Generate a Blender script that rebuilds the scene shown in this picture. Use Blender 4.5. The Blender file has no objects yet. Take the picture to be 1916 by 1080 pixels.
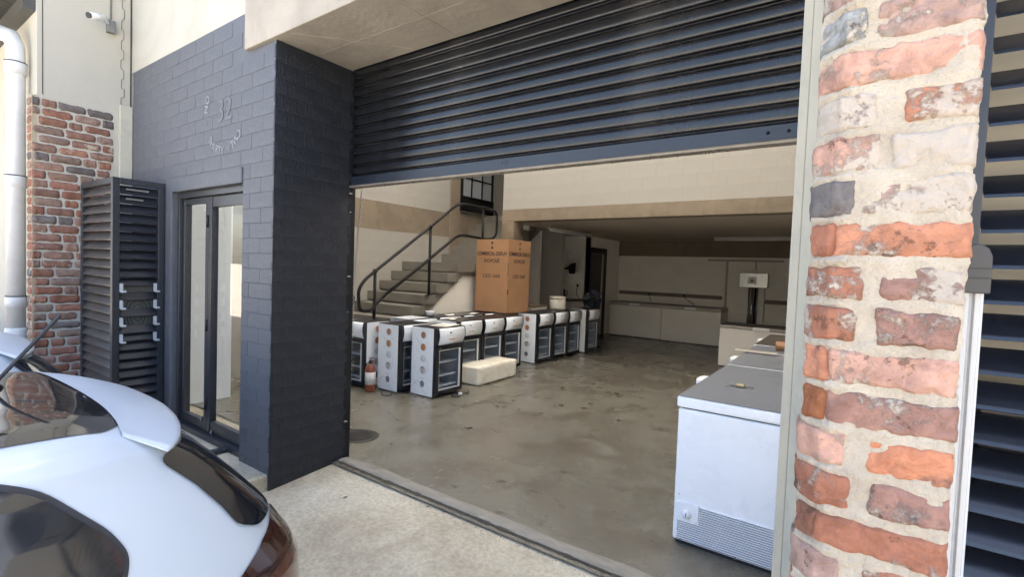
import bpy, bmesh, math, random
from mathutils import Vector, Matrix, noise
R=math.radians
random.seed(7)
sc=bpy.context.scene
COL=sc.collection
# ------------------------------------------------------------------ camera
cam=bpy.data.cameras.new('camera'); camo=bpy.data.objects.new('camera',cam); COL.objects.link(camo)
cam.sensor_width=36; cam.lens=36*921.45/1916; cam.clip_start=.02; cam.clip_end=500
YAW,PIT,ROL=R(35.0915),R(2.2386),R(-2.0932)
fwd=Vector((-math.sin(YAW)*math.cos(PIT),math.cos(YAW)*math.cos(PIT),-math.sin(PIT)))
rt=Vector((math.cos(YAW),math.sin(YAW),0)); dn=fwd.cross(rt)
r2=rt*math.cos(ROL)+dn*math.sin(ROL); d2=-rt*math.sin(ROL)+dn*math.cos(ROL)
M=Matrix((r2,-d2,-fwd)).transposed().to_4x4(); M.translation=Vector((0,0,1.55))
camo.matrix_world=M; sc.camera=camo
# ------------------------------------------------------------------ light
SUN_EL=R(60)
w=bpy.data.worlds.new('World'); sc.world=w; w.use_nodes=True
nt=w.node_tree; bg=nt.nodes['Background']; sky=nt.nodes.new('ShaderNodeTexSky')
sky.sky_type='NISHITA'; sky.sun_disc=False; sky.sun_elevation=SUN_EL; sky.sun_rotation=R(0); sky.dust_density=3.5; sky.ozone_density=.6
nt.links.new(sky.outputs[0],bg.inputs[0]); bg.inputs[1].default_value=.10
sl=bpy.data.lights.new('sun','SUN'); sl.energy=5.0; sl.angle=R(.53); sl.color=(1,.95,.86)
so=bpy.data.objects.new('sun',sl); COL.objects.link(so); so.rotation_euler=(-(math.pi/2-SUN_EL),0,0)
sc.view_settings.view_transform='Standard'; sc.view_settings.look='None'; sc.view_settings.gamma=1
sc.view_settings.exposure=3.15
sc.cycles.use_denoising=True
sc.cycles.max_bounces=10; sc.cycles.diffuse_bounces=7; sc.cycles.glossy_bounces=5; sc.cycles.transmission_bounces=6
sc.cycles.sample_clamp_indirect=6

# ------------------------------------------------------------------ materials
def nodemat(name):
    m=bpy.data.materials.new(name); m.use_nodes=True
    t=m.node_tree; b=t.nodes['Principled BSDF']; return m,t,b
def N(t,k,**kw):
    n=t.nodes.new(k)
    for a,v in kw.items():
        if a.startswith('i_'):
            key=a[2:]; key=int(key) if key.isdigit() else key
            n.inputs[key].default_value=v
        else: setattr(n,a,v)
    return n
def ramp(t,fac,stops):
    r=t.nodes.new('ShaderNodeValToRGB'); e=r.color_ramp.elements
    while len(e)<len(stops): e.new(.5)
    for i,(p,c) in enumerate(stops):
        e[i].position=p; e[i].color=(*c,1) if len(c)==3 else c
    t.links.new(fac,r.inputs[0]); return r.outputs[0]
def mat(name,col,rough=.6,var=.12,scale=6,bump=.0,bscale=40,metal=0,spec=.5,coat=0,stain=None,stscale=2,randobj=0,stretch=None):
    """base colour with soft procedural mottling, optional stains of their own shape, fine relief"""
    m,t,b=nodemat(name); L=t.links.new
    tc=N(t,'ShaderNodeTexCoord'); src=tc.outputs['Object']
    if stretch:
        mp=N(t,'ShaderNodeMapping'); mp.inputs['Scale'].default_value=stretch; L(src,mp.inputs[0]); src=mp.outputs[0]
    n=N(t,'ShaderNodeTexNoise',i_Scale=scale,i_Detail=6,i_Roughness=.6); L(src,n.inputs['Vector'])
    lo=tuple(c*(1-var) for c in col); hi=tuple(min(1,c*(1+var)) for c in col)
    c=ramp(t,n.outputs[0],[(.3,lo),(.7,hi)])
    if stain:
        n2=N(t,'ShaderNodeTexNoise',i_Scale=stscale,i_Detail=8,i_Roughness=.65,i_Distortion=.6); L(src,n2.inputs['Vector'])
        f=ramp(t,n2.outputs[0],[(.50,(0,0,0)),(.72,(1,1,1))])
        mx=N(t,'ShaderNodeMix',data_type='RGBA'); L(f,mx.inputs[0]); L(c,mx.inputs[6]); mx.inputs[7].default_value=(*stain,1); c=mx.outputs[2]
    if randobj:
        oi=N(t,'ShaderNodeObjectInfo'); mr=N(t,'ShaderNodeMapRange',i_3=1-randobj,i_4=1+randobj); L(oi.outputs['Random'],mr.inputs[0])
        mm=N(t,'ShaderNodeVectorMath',operation='SCALE'); L(c,mm.inputs[0]); L(mr.outputs[0],mm.inputs['Scale']); c=mm.outputs[0]
    L(c,b.inputs['Base Color'])
    rr=N(t,'ShaderNodeMapRange',i_3=max(0,rough-.08),i_4=min(1,rough+.08)); L(n.outputs[0],rr.inputs[0]); L(rr.outputs[0],b.inputs['Roughness'])
    b.inputs['Metallic'].default_value=metal; b.inputs['Specular IOR Level'].default_value=spec
    if coat: b.inputs['Coat Weight'].default_value=coat; b.inputs['Coat Roughness'].default_value=.04
    if bump:
        n3=N(t,'ShaderNodeTexNoise',i_Scale=bscale,i_Detail=6,i_Roughness=.6); L(src,n3.inputs['Vector'])
        bp=N(t,'ShaderNodeBump',i_Strength=bump,i_Distance=.01); L(n3.outputs[0],bp.inputs['Height']); L(bp.outputs[0],b.inputs['Normal'])
    return m
def flat(name,col,rough=.5,metal=0,coat=0,spec=.5): return mat(name,col,rough,var=.04,scale=20,metal=metal,coat=coat,spec=spec)

MT={}
MT['slate']=mat('slate_masonry_paint',(.088,.093,.106),.55,.10,3,.6,38,stain=(.108,.114,.128),stscale=5)  # wall front; the pillar side gets the darker navy
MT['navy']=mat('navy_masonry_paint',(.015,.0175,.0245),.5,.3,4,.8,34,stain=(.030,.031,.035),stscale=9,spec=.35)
MT['cream']=mat('cream_plaster',(.42,.40,.345),.85,.05,1.2,.15,30,stain=(.37,.34,.275),stscale=1.1)
MT['block']=mat('cream_block_paint',(.33,.315,.285),.8,.05,3,.25,40)
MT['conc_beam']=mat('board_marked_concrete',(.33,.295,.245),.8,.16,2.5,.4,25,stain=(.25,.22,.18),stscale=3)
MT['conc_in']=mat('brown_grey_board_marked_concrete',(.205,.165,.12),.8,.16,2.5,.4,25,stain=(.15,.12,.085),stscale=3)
MT['conc_stair']=mat('stair_concrete',(.16,.148,.125),.75,.12,3,.2,30,stain=(.15,.135,.11),stscale=2)
MT['ceil']=mat('mezzanine_soffit',(.45,.39,.32),.85,.08,2)
MT['post']=mat('painted_post',(.45,.425,.345),.55,.06,6,.1,20,stain=(.35,.35,.31),stscale=5)
MT['whitewall']=mat('white_wall_paint',(.80,.77,.71),.7,.05,3)
MT['shutter']=mat('blue_black_shutter_paint',(.0065,.0075,.0105),.25,.15,1.5,.0,12,stain=(.024,.024,.026),stscale=2)
MT['shutter_blue']=mat('shutter_bar_paint',(.015,.020,.031),.38,.15,8,.05,20)
MT['rail_zinc']=mat('dull_angle_steel',(.24,.215,.18),.5,.15,14,metal=.4)
MT['blackpaint']=mat('black_handrail_paint',(.009,.009,.010),.5,.3,10,spec=.25)
MT['alu_dark']=mat('charcoal_aluminium',(.028,.03,.036),.33,.2,20,.03,50,randobj=.15)
MT['louvre']=mat('lit_louvre_aluminium',(.06,.056,.053),.30,.25,5,.04,40,randobj=.2,stain=(.12,.10,.085),stscale=4)  # front slats of the left cage: glow of the bright street put into the colour
MT['louvre_shaded']=mat('shaded_louvre_aluminium',(.012,.013,.018),.4,.3,6,randobj=.2)  # same slats on the cage's side face, with shade put into the colour
MT['brass']=flat('brass',(.45,.36,.2),.3,1)
MT['steel']=mat('bright_steel',(.42,.42,.40),.3,.1,30,metal=1)
MT['white_pl']=flat('white_plastic',(.78,.79,.80),.35)
MT['pipe']=mat('white_downpipe',(.58,.585,.58),.35,.06,4,stain=(.48,.465,.43),stscale=3)
MT['frz']=mat('freezer_white_enamel',(.82,.85,.90),.28,.03,3,coat=.3)
MT['frz_warm']=mat('freezer_cream_enamel',(.80,.75,.68),.35,.04,3)
MT['lid']=mat('grey_speckled_lid',(.15,.16,.18),.45,.4,260,.12,300)
MT['lid_dark']=mat('brown_grey_lid',(.085,.07,.06),.4,.2,60)
MT['lidedge']=mat('grey_lid_edge',(.42,.38,.33),.45,.05,5)
MT['blk']=flat('black_cabinet',(.014,.014,.018),.32)
MT['fr_in']=flat('fridge_liner',(.30,.32,.35),.4)
MT['card']=mat('brown_cardboard',(.34,.185,.095),.8,.08,5,.1,60)
MT['ink']=flat('dark_print_ink',(.035,.02,.02),.7)
MT['poly']=mat('polystyrene',(.72,.69,.60),.8,.06,8,.5,90,stain=(.55,.44,.33),stscale=5)
MT['red']=mat('red_enamel',(.22,.06,.028),.35,.15,15)
MT['label']=mat('printed_label',(.6,.6,.58),.5,.3,60)
MT['wood']=mat('oak_worktop',(.17,.12,.08),.5,.2,20,stretch=(1,8,8))
MT['dim']=mat('dark_storeroom',(.10,.09,.09),.8,.2,2)
MT['galv']=mat('corrugated_grey_steel',(.17,.18,.17),.45,.2,8,metal=.3)
MT['asph']=mat('asphalt',(.085,.08,.075),.9,.2,30,.4,80)
MT['pav']=mat('street_paving',(.40,.36,.30),.85,.12,3,.3,50)
MT['brickpav']=mat('red_brown_paving',(.22,.14,.11),.8,.25,6,.3,40)
MT['iron']=mat('cast_iron',(.05,.048,.045),.5,.3,30,.3,90,metal=.6)
MT['paper']=flat('paper',(.72,.68,.60),.7)
MT['paperblue']=mat('printed_sheet',(.55,.57,.62),.6,.4,30)
MT['tape']=flat('orange_print',(.55,.27,.08),.6)
MT['greyprint']=flat('grey_print',(.42,.45,.50),.6)
MT['swirl']=flat('pale_swirl_print',(.58,.63,.70),.5)
MT['carpaint']=mat('white_car_paint',(.47,.515,.56),.38,.01,2,coat=.22)
MT['carblack']=flat('gloss_black_roof',(.012,.011,.012),.04,coat=1,spec=.7)
MT['carglass']=flat('tinted_car_glass',(.012,.014,.018),.03,spec=.8)
MT['rubber']=mat('black_rubber',(.022,.022,.025),.55,.15,30)
MT['tail']=flat('dark_red_lens',(.030,.006,.004),.08,coat=1)
MT['tail_amber']=flat('amber_lens',(.075,.018,.008),.1,coat=1)
MT['rim']=flat('alloy',(.5,.5,.52),.3,1)
MT['glow']=flat('lamp_diffuser',(.55,.53,.5),.4)
MT['fanblue']=flat('dark_blue_plastic',(.02,.035,.08),.3)

def floor_mat():
    m,t,b=nodemat('polished_concrete_floor'); L=t.links.new
    tc=N(t,'ShaderNodeTexCoord'); src=tc.outputs['Object']
    n1=N(t,'ShaderNodeTexNoise',i_Scale=.9,i_Detail=12,i_Roughness=.68,i_Distortion=.25); L(src,n1.inputs['Vector'])
    c=ramp(t,n1.outputs[0],[(.30,(.075,.066,.050)),(.44,(.175,.164,.134)),(.58,(.118,.106,.082)),(.72,(.26,.256,.222))])
    # brown blotches
    n2=N(t,'ShaderNodeTexNoise',i_Scale=2.2,i_Detail=12,i_Roughness=.7,i_Distortion=.3); L(src,n2.inputs['Vector'])
    f=ramp(t,n2.outputs[0],[(.50,(0,0,0)),(.70,(.75,.75,.75))])
    mx=N(t,'ShaderNodeMix',data_type='RGBA'); L(f,mx.inputs[0]); L(c,mx.inputs[6]); mx.inputs[7].default_value=(.085,.065,.045,1)
    # small dark spots
    v=N(t,'ShaderNodeTexVoronoi',i_Scale=4.2); 
    n4=N(t,'ShaderNodeTexNoise',i_Scale=9,i_Detail=3); L(src,n4.inputs['Vector'])
    av=N(t,'ShaderNodeVectorMath',operation='MULTIPLY_ADD'); L(n4.outputs['Color'],av.inputs[0]); av.inputs[1].default_value=(.14,.14,.0); L(src,av.inputs[2]); L(av.outputs[0],v.inputs['Vector'])
    f2=ramp(t,v.outputs['Distance'],[(.09,(1,1,1)),(.19,(0,0,0))])
    vc=N(t,'ShaderNodeSeparateColor'); L(v.outputs['Color'],vc.inputs[0])
    gt=N(t,'ShaderNodeMath',operation='GREATER_THAN'); L(vc.outputs[0],gt.inputs[0]); gt.inputs[1].default_value=.58
    ml=N(t,'ShaderNodeMath',operation='MULTIPLY'); L(f2,ml.inputs[0]); L(gt.outputs[0],ml.inputs[1])
    ml2=N(t,'ShaderNodeMath',operation='MULTIPLY'); L(ml.outputs[0],ml2.inputs[0]); ml2.inputs[1].default_value=.75
    mx2=N(t,'ShaderNodeMix',data_type='RGBA'); L(ml2.outputs[0],mx2.inputs[0]); L(mx.outputs[2],mx2.inputs[6]); mx2.inputs[7].default_value=(.045,.036,.026,1)
    # hairline cracks
    n5=N(t,'ShaderNodeTexNoise',i_Scale=3,i_Detail=5); L(src,n5.inputs['Vector'])
    av2=N(t,'ShaderNodeVectorMath',operation='MULTIPLY_ADD'); L(n5.outputs['Color'],av2.inputs[0]); av2.inputs[1].default_value=(.5,.5,0); L(src,av2.inputs[2])
    v2=N(t,'ShaderNodeTexVoronoi',feature='DISTANCE_TO_EDGE',i_Scale=.9); L(av2.outputs[0],v2.inputs['Vector'])
    f3=ramp(t,v2.outputs['Distance'],[(.0,(.75,.75,.75)),(.008,(0,0,0))])
    n6=N(t,'ShaderNodeTexNoise',i_Scale=1.1,i_Detail=2); L(src,n6.inputs['Vector']); g6=ramp(t,n6.outputs[0],[(.52,(0,0,0)),(.6,(1,1,1))])
    m3=N(t,'ShaderNodeMath',operation='MULTIPLY'); L(f3,m3.inputs[0]); L(g6,m3.inputs[1])
    mx3=N(t,'ShaderNodeMix',data_type='RGBA'); L(m3.outputs[0],mx3.inputs[0]); L(mx2.outputs[2],mx3.inputs[6]); mx3.inputs[7].default_value=(.07,.05,.035,1)
    L(mx3.outputs[2],b.inputs['Base Color'])
    rr=N(t,'ShaderNodeMapRange',i_3=.12,i_4=.42); L(n1.outputs[0],rr.inputs[0]); L(rr.outputs[0],b.inputs['Roughness'])
    n7=N(t,'ShaderNodeTexNoise',i_Scale=70,i_Detail=4); L(src,n7.inputs['Vector'])
    bp=N(t,'ShaderNodeBump',i_Strength=.06,i_Distance=.01); L(n7.outputs[0],bp.inputs['Height']); L(bp.outputs[0],b.inputs['Normal'])
    return m
MT['floor']=floor_mat()
def apron_mat():
    m,t,b=nodemat('brushed_concrete_apron'); L=t.links.new
    tc=N(t,'ShaderNodeTexCoord'); src=tc.outputs['Object']
    n1=N(t,'ShaderNodeTexNoise',i_Scale=1.6,i_Detail=10,i_Roughness=.65,i_Distortion=.7); L(src,n1.inputs['Vector'])
    c=ramp(t,n1.outputs[0],[(.3,(.32,.275,.20)),(.5,(.43,.385,.29)),(.7,(.51,.475,.38))])
    n2=N(t,'ShaderNodeTexNoise',i_Scale=38,i_Detail=5,i_Roughness=.7); L(src,n2.inputs['Vector'])
    f=ramp(t,n2.outputs[0],[(.35,(.78,.78,.78)),(.65,(1.12,1.12,1.12))])
    mx=N(t,'ShaderNodeMix',data_type='RGBA',blend_type='MULTIPLY'); mx.inputs[0].default_value=1; L(c,mx.inputs[6]); L(f,mx.inputs[7])
    v=N(t,'ShaderNodeTexVoronoi',i_Scale=9); L(src,v.inputs['Vector'])
    f2=ramp(t,v.outputs['Distance'],[(.03,(.7,.7,.7)),(.06,(0,0,0))])
    mx2=N(t,'ShaderNodeMix',data_type='RGBA'); L(f2,mx2.inputs[0]); L(mx.outputs[2],mx2.inputs[6]); mx2.inputs[7].default_value=(.2,.175,.13,1)
    L(mx2.outputs[2],b.inputs['Base Color']); b.inputs['Roughness'].default_value=.85
    mp=N(t,'ShaderNodeMapping'); mp.inputs['Rotation'].default_value=(0,0,R(35)); mp.inputs['Scale'].default_value=(20,90,1); L(src,mp.inputs[0])
    n3=N(t,'ShaderNodeTexNoise',i_Scale=1,i_Detail=8,i_Roughness=.7); L(mp.outputs[0],n3.inputs['Vector'])
    bp=N(t,'ShaderNodeBump',i_Strength=.7,i_Distance=.006); L(n3.outputs[0],bp.inputs['Height']); L(bp.outputs[0],b.inputs['Normal'])
    return m
MT['apron']=apron_mat()
def brick_mat(name,dark=1.0,scale=1.0,wash=(.50,.45,.385)):
    """clay colour comes from the object's own colour (rgb); alpha = share of old lime wash left on it"""
    m,t,b=nodemat(name); L=t.links.new
    oi=N(t,'ShaderNodeObjectInfo'); tc=N(t,'ShaderNodeTexCoord')
    rv=N(t,'ShaderNodeCombineXYZ'); ms=N(t,'ShaderNodeMath',operation='MULTIPLY'); L(oi.outputs['Random'],ms.inputs[0]); ms.inputs[1].default_value=37.
    L(ms.outputs[0],rv.inputs[0]); L(ms.outputs[0],rv.inputs[2])
    ad=N(t,'ShaderNodeVectorMath',operation='ADD'); L(tc.outputs['Object'],ad.inputs[0]); L(rv.outputs[0],ad.inputs[1]); src=ad.outputs[0]
    n1=N(t,'ShaderNodeTexNoise',i_Scale=18*scale,i_Detail=8,i_Roughness=.65,i_Distortion=.5); L(src,n1.inputs['Vector'])
    f1=ramp(t,n1.outputs[0],[(.3,(.62,.58,.56)),(.6,(1.1,1.08,1.05))])
    mx=N(t,'ShaderNodeMix',data_type='RGBA',blend_type='MULTIPLY'); mx.inputs[0].default_value=1; L(oi.outputs['Color'],mx.inputs[6]); L(f1,mx.inputs[7])
    # kiln-dark patches
    n2=N(t,'ShaderNodeTexNoise',i_Scale=9*scale,i_Detail=5,i_Roughness=.6); L(src,n2.inputs['Vector'])
    f2=ramp(t,n2.outputs[0],[(.60,(0,0,0)),(.70,(.75,.75,.75))])
    mx2=N(t,'ShaderNodeMix',data_type='RGBA'); L(f2,mx2.inputs[0]); L(mx.outputs[2],mx2.inputs[6]); mx2.inputs[7].default_value=(.085,.078,.082,1)
    # lime wash / mortar smear
    n3=N(t,'ShaderNodeTexNoise',i_Scale=34*scale,i_Detail=12,i_Roughness=.78,i_Distortion=.25); L(src,n3.inputs['Vector'])
    n3b=N(t,'ShaderNodeTexNoise',i_Scale=7*scale,i_Detail=3); L(src,n3b.inputs['Vector'])
    av=N(t,'ShaderNodeMath',operation='ADD'); L(n3.outputs[0],av.inputs[0]); L(n3b.outputs[0],av.inputs[1])
    sb=N(t,'ShaderNodeMath',operation='SUBTRACT',i_1=1.27); L(av.outputs[0],sb.inputs[0])
    al=N(t,'ShaderNodeMath',operation='MULTIPLY_ADD'); L(oi.outputs['Alpha'],al.inputs[0]); al.inputs[1].default_value=.52; L(sb.outputs[0],al.inputs[2])
    f3=ramp(t,al.outputs[0],[(.0,(0,0,0)),(.09,(.88,.88,.88))])
    mx3=N(t,'ShaderNodeMix',data_type='RGBA'); L(f3,mx3.inputs[0]); L(mx2.outputs[2],mx3.inputs[6]); mx3.inputs[7].default_value=(*wash,1)
    # crumbled pits and hairline cracks in the clay
    n6=N(t,'ShaderNodeTexNoise',i_Scale=60*scale,i_Detail=6,i_Roughness=.7); L(src,n6.inputs['Vector'])
    n7=N(t,'ShaderNodeTexNoise',i_Scale=12*scale,i_Detail=4); L(src,n7.inputs['Vector'])
    pm=N(t,'ShaderNodeMath',operation='MULTIPLY'); L(n6.outputs[0],pm.inputs[0]); L(n7.outputs[0],pm.inputs[1])
    f6=ramp(t,pm.outputs[0],[(.145,(.7,.7,.7)),(.17,(0,0,0))])
    mx4=N(t,'ShaderNodeMix',data_type='RGBA'); L(f6,mx4.inputs[0]); L(mx3.outputs[2],mx4.inputs[6]); mx4.inputs[7].default_value=(.11,.06,.04,1)
    L(mx4.outputs[2],b.inputs['Base Color']); b.inputs['Roughness'].default_value=.9; b.inputs['Specular IOR Level'].default_value=.25
    n4=N(t,'ShaderNodeTexNoise',i_Scale=90*scale,i_Detail=8,i_Roughness=.75); L(src,n4.inputs['Vector'])
    ad2=N(t,'ShaderNodeMath',operation='MULTIPLY_ADD'); L(f3,ad2.inputs[0]); ad2.inputs[1].default_value=.35; L(n4.outputs[0],ad2.inputs[2])
    bp=N(t,'ShaderNodeBump',i_Strength=1.0,i_Distance=.006); L(ad2.outputs[0],bp.inputs['Height']); L(bp.outputs[0],b.inputs['Normal'])
    return m
MT['brick']=brick_mat('old_clay_brick')
MT['brick_far']=brick_mat('old_clay_brick_far',scale=.8,wash=(.52,.46,.37))
MT['mortar']=mat('cream_lime_mortar',(.42,.365,.29),.95,.14,14,1.0,75,stain=(.50,.455,.38),stscale=9)
MT['mortar_far']=mat('sandy_mortar',(.37,.305,.215),.95,.12,14,.6,60)
def glass_mat(name,tint=(.9,.95,.93),fac=.10,rough=.0):
    m=bpy.data.materials.new(name); m.use_nodes=True; t=m.node_tree; t.nodes.clear(); L=t.links.new
    o=N(t,'ShaderNodeOutputMaterial'); tr=N(t,'ShaderNodeBsdfTransparent'); tr.inputs[0].default_value=(*tint,1)
    gl=N(t,'ShaderNodeBsdfGlossy'); gl.inputs['Roughness'].default_value=rough; gl.inputs[0].default_value=(1,1,1,1)
    fr=N(t,'ShaderNodeLayerWeight'); fr.inputs[0].default_value=.5; pw=N(t,'ShaderNodeMath',operation='POWER',i_1=5.0); L(fr.outputs['Facing'],pw.inputs[0])
    ad=N(t,'ShaderNodeMath',operation='MULTIPLY_ADD',i_1=.92,i_2=fac+.03); L(pw.outputs[0],ad.inputs[0]); ad.use_clamp=True
    tx=N(t,'ShaderNodeTexCoord'); nz=N(t,'ShaderNodeTexNoise',i_Scale=1.3,i_Detail=2); L(tx.outputs['Object'],nz.inputs['Vector'])
    bp=N(t,'ShaderNodeBump',i_Strength=.02,i_Distance=.01); L(nz.outputs[0],bp.inputs['Height']); L(bp.outputs[0],gl.inputs['Normal'])
    mx=N(t,'ShaderNodeMixShader'); L(ad.outputs[0],mx.inputs[0]); L(tr.outputs[0],mx.inputs[1]); L(gl.outputs[0],mx.inputs[2]); L(mx.outputs[0],o.inputs[0]); return m
MT['glass']=glass_mat('clear_glass',(.95,.97,.97),.04)
MT['fglass']=glass_mat('fridge_glass',(.78,.84,.90),.03)
def transl():
    m=bpy.data.materials.new('translucent_roof_sheet'); m.use_nodes=True; t=m.node_tree; t.nodes.clear(); L=t.links.new
    o=N(t,'ShaderNodeOutputMaterial'); tr=N(t,'ShaderNodeBsdfTranslucent'); tr.inputs[0].default_value=(.95,.84,.66,1)
    n=N(t,'ShaderNodeTexNoise',i_Scale=4); c=ramp(t,n.outputs[0],[(.3,(.56,.545,.52)),(.7,(.65,.635,.61))]); L(c,tr.inputs[0])
    L(tr.outputs[0],o.inputs[0]); return m
MT['transl']=transl()

# ------------------------------------------------------------------ helpers
class MB:
    def __init__(s): s.v=[]; s.f=[]; s.m=[]; s.sm=[]
    def add(s,vs,fs,mi=0,smooth=False):
        o=len(s.v); s.v+= [tuple(v) for v in vs]
        for f in fs: s.f.append(tuple(i+o for i in f)); s.m.append(mi); s.sm.append(smooth)
        return s
    def box(s,x0,x1,y0,y1,z0,z1,mi=0):
        v=[(x0,y0,z0),(x1,y0,z0),(x1,y1,z0),(x0,y1,z0),(x0,y0,z1),(x1,y0,z1),(x1,y1,z1),(x0,y1,z1)]
        return s.add(v,[(0,3,2,1),(4,5,6,7),(0,1,5,4),(1,2,6,5),(2,3,7,6),(3,0,4,7)],mi)
    def obox(s,c,size,mat3,mi=0):
        v=[]
        for sx,sy,sz in ((-1,-1,-1),(1,-1,-1),(1,1,-1),(-1,1,-1),(-1,-1,1),(1,-1,1),(1,1,1),(-1,1,1)):
            p=mat3@Vector((sx*size[0]/2,sy*size[1]/2,sz*size[2]/2)); v.append(tuple(p+Vector(c)))
        return s.add(v,[(0,3,2,1),(4,5,6,7),(0,1,5,4),(1,2,6,5),(2,3,7,6),(3,0,4,7)],mi)
    def quad(s,a,b,c,d,mi=0): return s.add([a,b,c,d],[(0,1,2,3)],mi)
    def prism(s,poly,axis,a,b,mi=0,smooth=False):
        """poly: 2D points; axis 'x': (y,z), 'y': (x,z), 'z': (x,y); extruded from a to b"""
        def P(p,t): return {'x':(t,p[0],p[1]),'y':(p[0],t,p[1]),'z':(p[0],p[1],t)}[axis]
        n=len(poly); v=[P(p,a) for p in poly]+[P(p,b) for p in poly]
        s.add(v,[tuple(range(n))[::-1],tuple(range(n,2*n))],mi)
        s.add(v,[(i,(i+1)%n,n+(i+1)%n,n+i) for i in range(n)],mi,smooth); return s
    def tube(s,path,r,n=8,mi=0,closed=False,cap=True):
        P=[Vector(p) for p in path]; rr=r if isinstance(r,(list,tuple)) else [r]*len(P)
        v=[];k=len(P); up=None
        for i,p in enumerate(P):
            if closed: d=P[(i+1)%k]-P[i-1]
            else: d=P[min(i+1,k-1)]-P[max(i-1,0)]
            d.normalize()
            if up is None: up=d.orthogonal().normalized()
            else:
                up=up-d*up.dot(d)
                if up.length<1e-4: up=d.orthogonal()
                up.normalize()
            q=d.cross(up)
            for j in range(n):
                a=2*math.pi*j/n; v.append(tuple(p+(up*math.cos(a)+q*math.sin(a))*rr[i]))
        fs=[]
        for i in range(k if closed else k-1):
            i2=(i+1)%k
            for j in range(n): fs.append((i*n+j,i*n+(j+1)%n,i2*n+(j+1)%n,i2*n+j))
        s.add(v,fs,mi,True)
        if cap and not closed: s.add(v,[tuple(range(n))[::-1],tuple(range((k-1)*n,k*n))],mi)
        return s
    def lathe(s,prof,c,n=20,axis='z',mi=0,smooth=True):
        v=[]
        for r_,h in prof:
            for j in range(n):
                a=2*math.pi*j/n; x,y=r_*math.cos(a),r_*math.sin(a)
                v.append({'z':(c[0]+x,c[1]+y,c[2]+h),'y':(c[0]+x,c[1]+h,c[2]+y),'x':(c[0]+h,c[1]+x,c[2]+y)}[axis])
        fs=[(i*n+j,i*n+(j+1)%n,(i+1)*n+(j+1)%n,(i+1)*n+j) for i in range(len(prof)-1) for j in range(n)]
        s.add(v,fs,mi,smooth)
        if prof[0][0]>1e-4: s.add(v[:n],[tuple(range(n))[::-1]],mi)
        if prof[-1][0]>1e-4: s.add(v[-n:],[tuple(range(n))],mi)
        return s
    def grid(s,fn,nu,nv,mi=0,smooth=True,flip=False):
        v=[fn(i/nu,j/nv) for j in range(nv+1) for i in range(nu+1)]
        fs=[]
        for j in range(nv):
            for i in range(nu):
                a=j*(nu+1)+i; f=(a,a+1,a+nu+2,a+nu+1); fs.append(f[::-1] if flip else f)
        return s.add(v,fs,mi,smooth)
    def mesh(s,name,mats,fix=True):
        me=bpy.data.meshes.new(name); me.from_pydata(s.v,[],s.f)
        for m_ in (mats if isinstance(mats,(list,tuple)) else [mats]): me.materials.append(MT[m_] if isinstance(m_,str) else m_)
        me.polygons.foreach_set('material_index',s.m); me.polygons.foreach_set('use_smooth',s.sm)
        if fix:
            bm=bmesh.new(); bm.from_mesh(me); bmesh.ops.remove_doubles(bm,verts=bm.verts,dist=1e-5); bmesh.ops.recalc_face_normals(bm,faces=bm.faces); bm.to_mesh(me); bm.free()
        me.update(); return me
    def build(s,name,mats,parent=None,loc=None,bevel=0,fix=True):
        """vertices are in world coordinates; they are moved into the parent's frame"""
        q=parent; pl=Vector((0,0,0))
        while q is not None and not q.get('_loc'): pl=pl+Vector(q.location); q=q.parent
        if q is None: s.v=[(a-pl[0],b-pl[1],c-pl[2]) for a,b,c in s.v]
        me=s.mesh(name,mats,fix); o=bpy.data.objects.new(name,me); COL.objects.link(o)
        if parent is not None: o.parent=parent
        if loc: o.location=loc
        if bevel:
            b=o.modifiers.new('bevel','BEVEL'); b.width=bevel; b.segments=2; b.limit_method='ANGLE'; b.angle_limit=R(40)
        return o
def tag(o,label=None,cat=None,group=None,kind=None):
    if label: o['label']=label
    if cat: o['category']=cat
    if group: o['group']=group
    if kind: o['kind']=kind
    return o
def empty(name,loc,label,cat,group=None,rz=0):
    o=bpy.data.objects.new(name,None); COL.objects.link(o); o.location=loc; o.rotation_euler=(0,0,rz); o.empty_display_size=.1
    return tag(o,label,cat,group)
def struct(name,mb,mats,**k): return tag(mb.build(name,mats,**k),kind='structure')
def place(name,me,parent,loc,rot=(0,0,0),scale=(1,1,1),color=None,world=True):
    o=bpy.data.objects.new(name,me); COL.objects.link(o)
    if parent is not None:
        o.parent=parent
        if world: loc=Vector(loc)-Vector(parent.location)
    o.location=loc; o.rotation_euler=rot; o.scale=scale
    if color: o.color=color
    return o
def copy_tree(src,parent=None):
    c=src.copy(); COL.objects.link(c)
    if parent is not None: c.parent=parent
    for ch in list(src.children): copy_tree(ch,c)
    return c
def textmb(s,size,M4,extr=.0008,space=1.0,bold=0):
    cu=bpy.data.curves.new('t','FONT'); cu.body=s; cu.size=size; cu.align_x='CENTER'; cu.align_y='CENTER'; cu.extrude=extr; cu.space_character=space; cu.offset=bold
    o=bpy.data.objects.new('t',cu); COL.objects.link(o); dg=bpy.context.evaluated_depsgraph_get(); me=bpy.data.meshes.new_from_object(o.evaluated_get(dg))
    mb=MB(); mb.add([tuple(M4@v.co) for v in me.vertices],[tuple(p.vertices) for p in me.polygons])
    bpy.data.objects.remove(o); bpy.data.curves.remove(cu); bpy.data.meshes.remove(me); return mb
def face_mat(right,up,origin):
    right=Vector(right).normalized(); up=Vector(up).normalized(); n=right.cross(up)
    m=Matrix((right,up,n)).transposed().to_4x4(); m.translation=Vector(origin); return m
def fbm(p,o=4): return noise.fractal(Vector(p),1.0,2.0,o)

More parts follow.
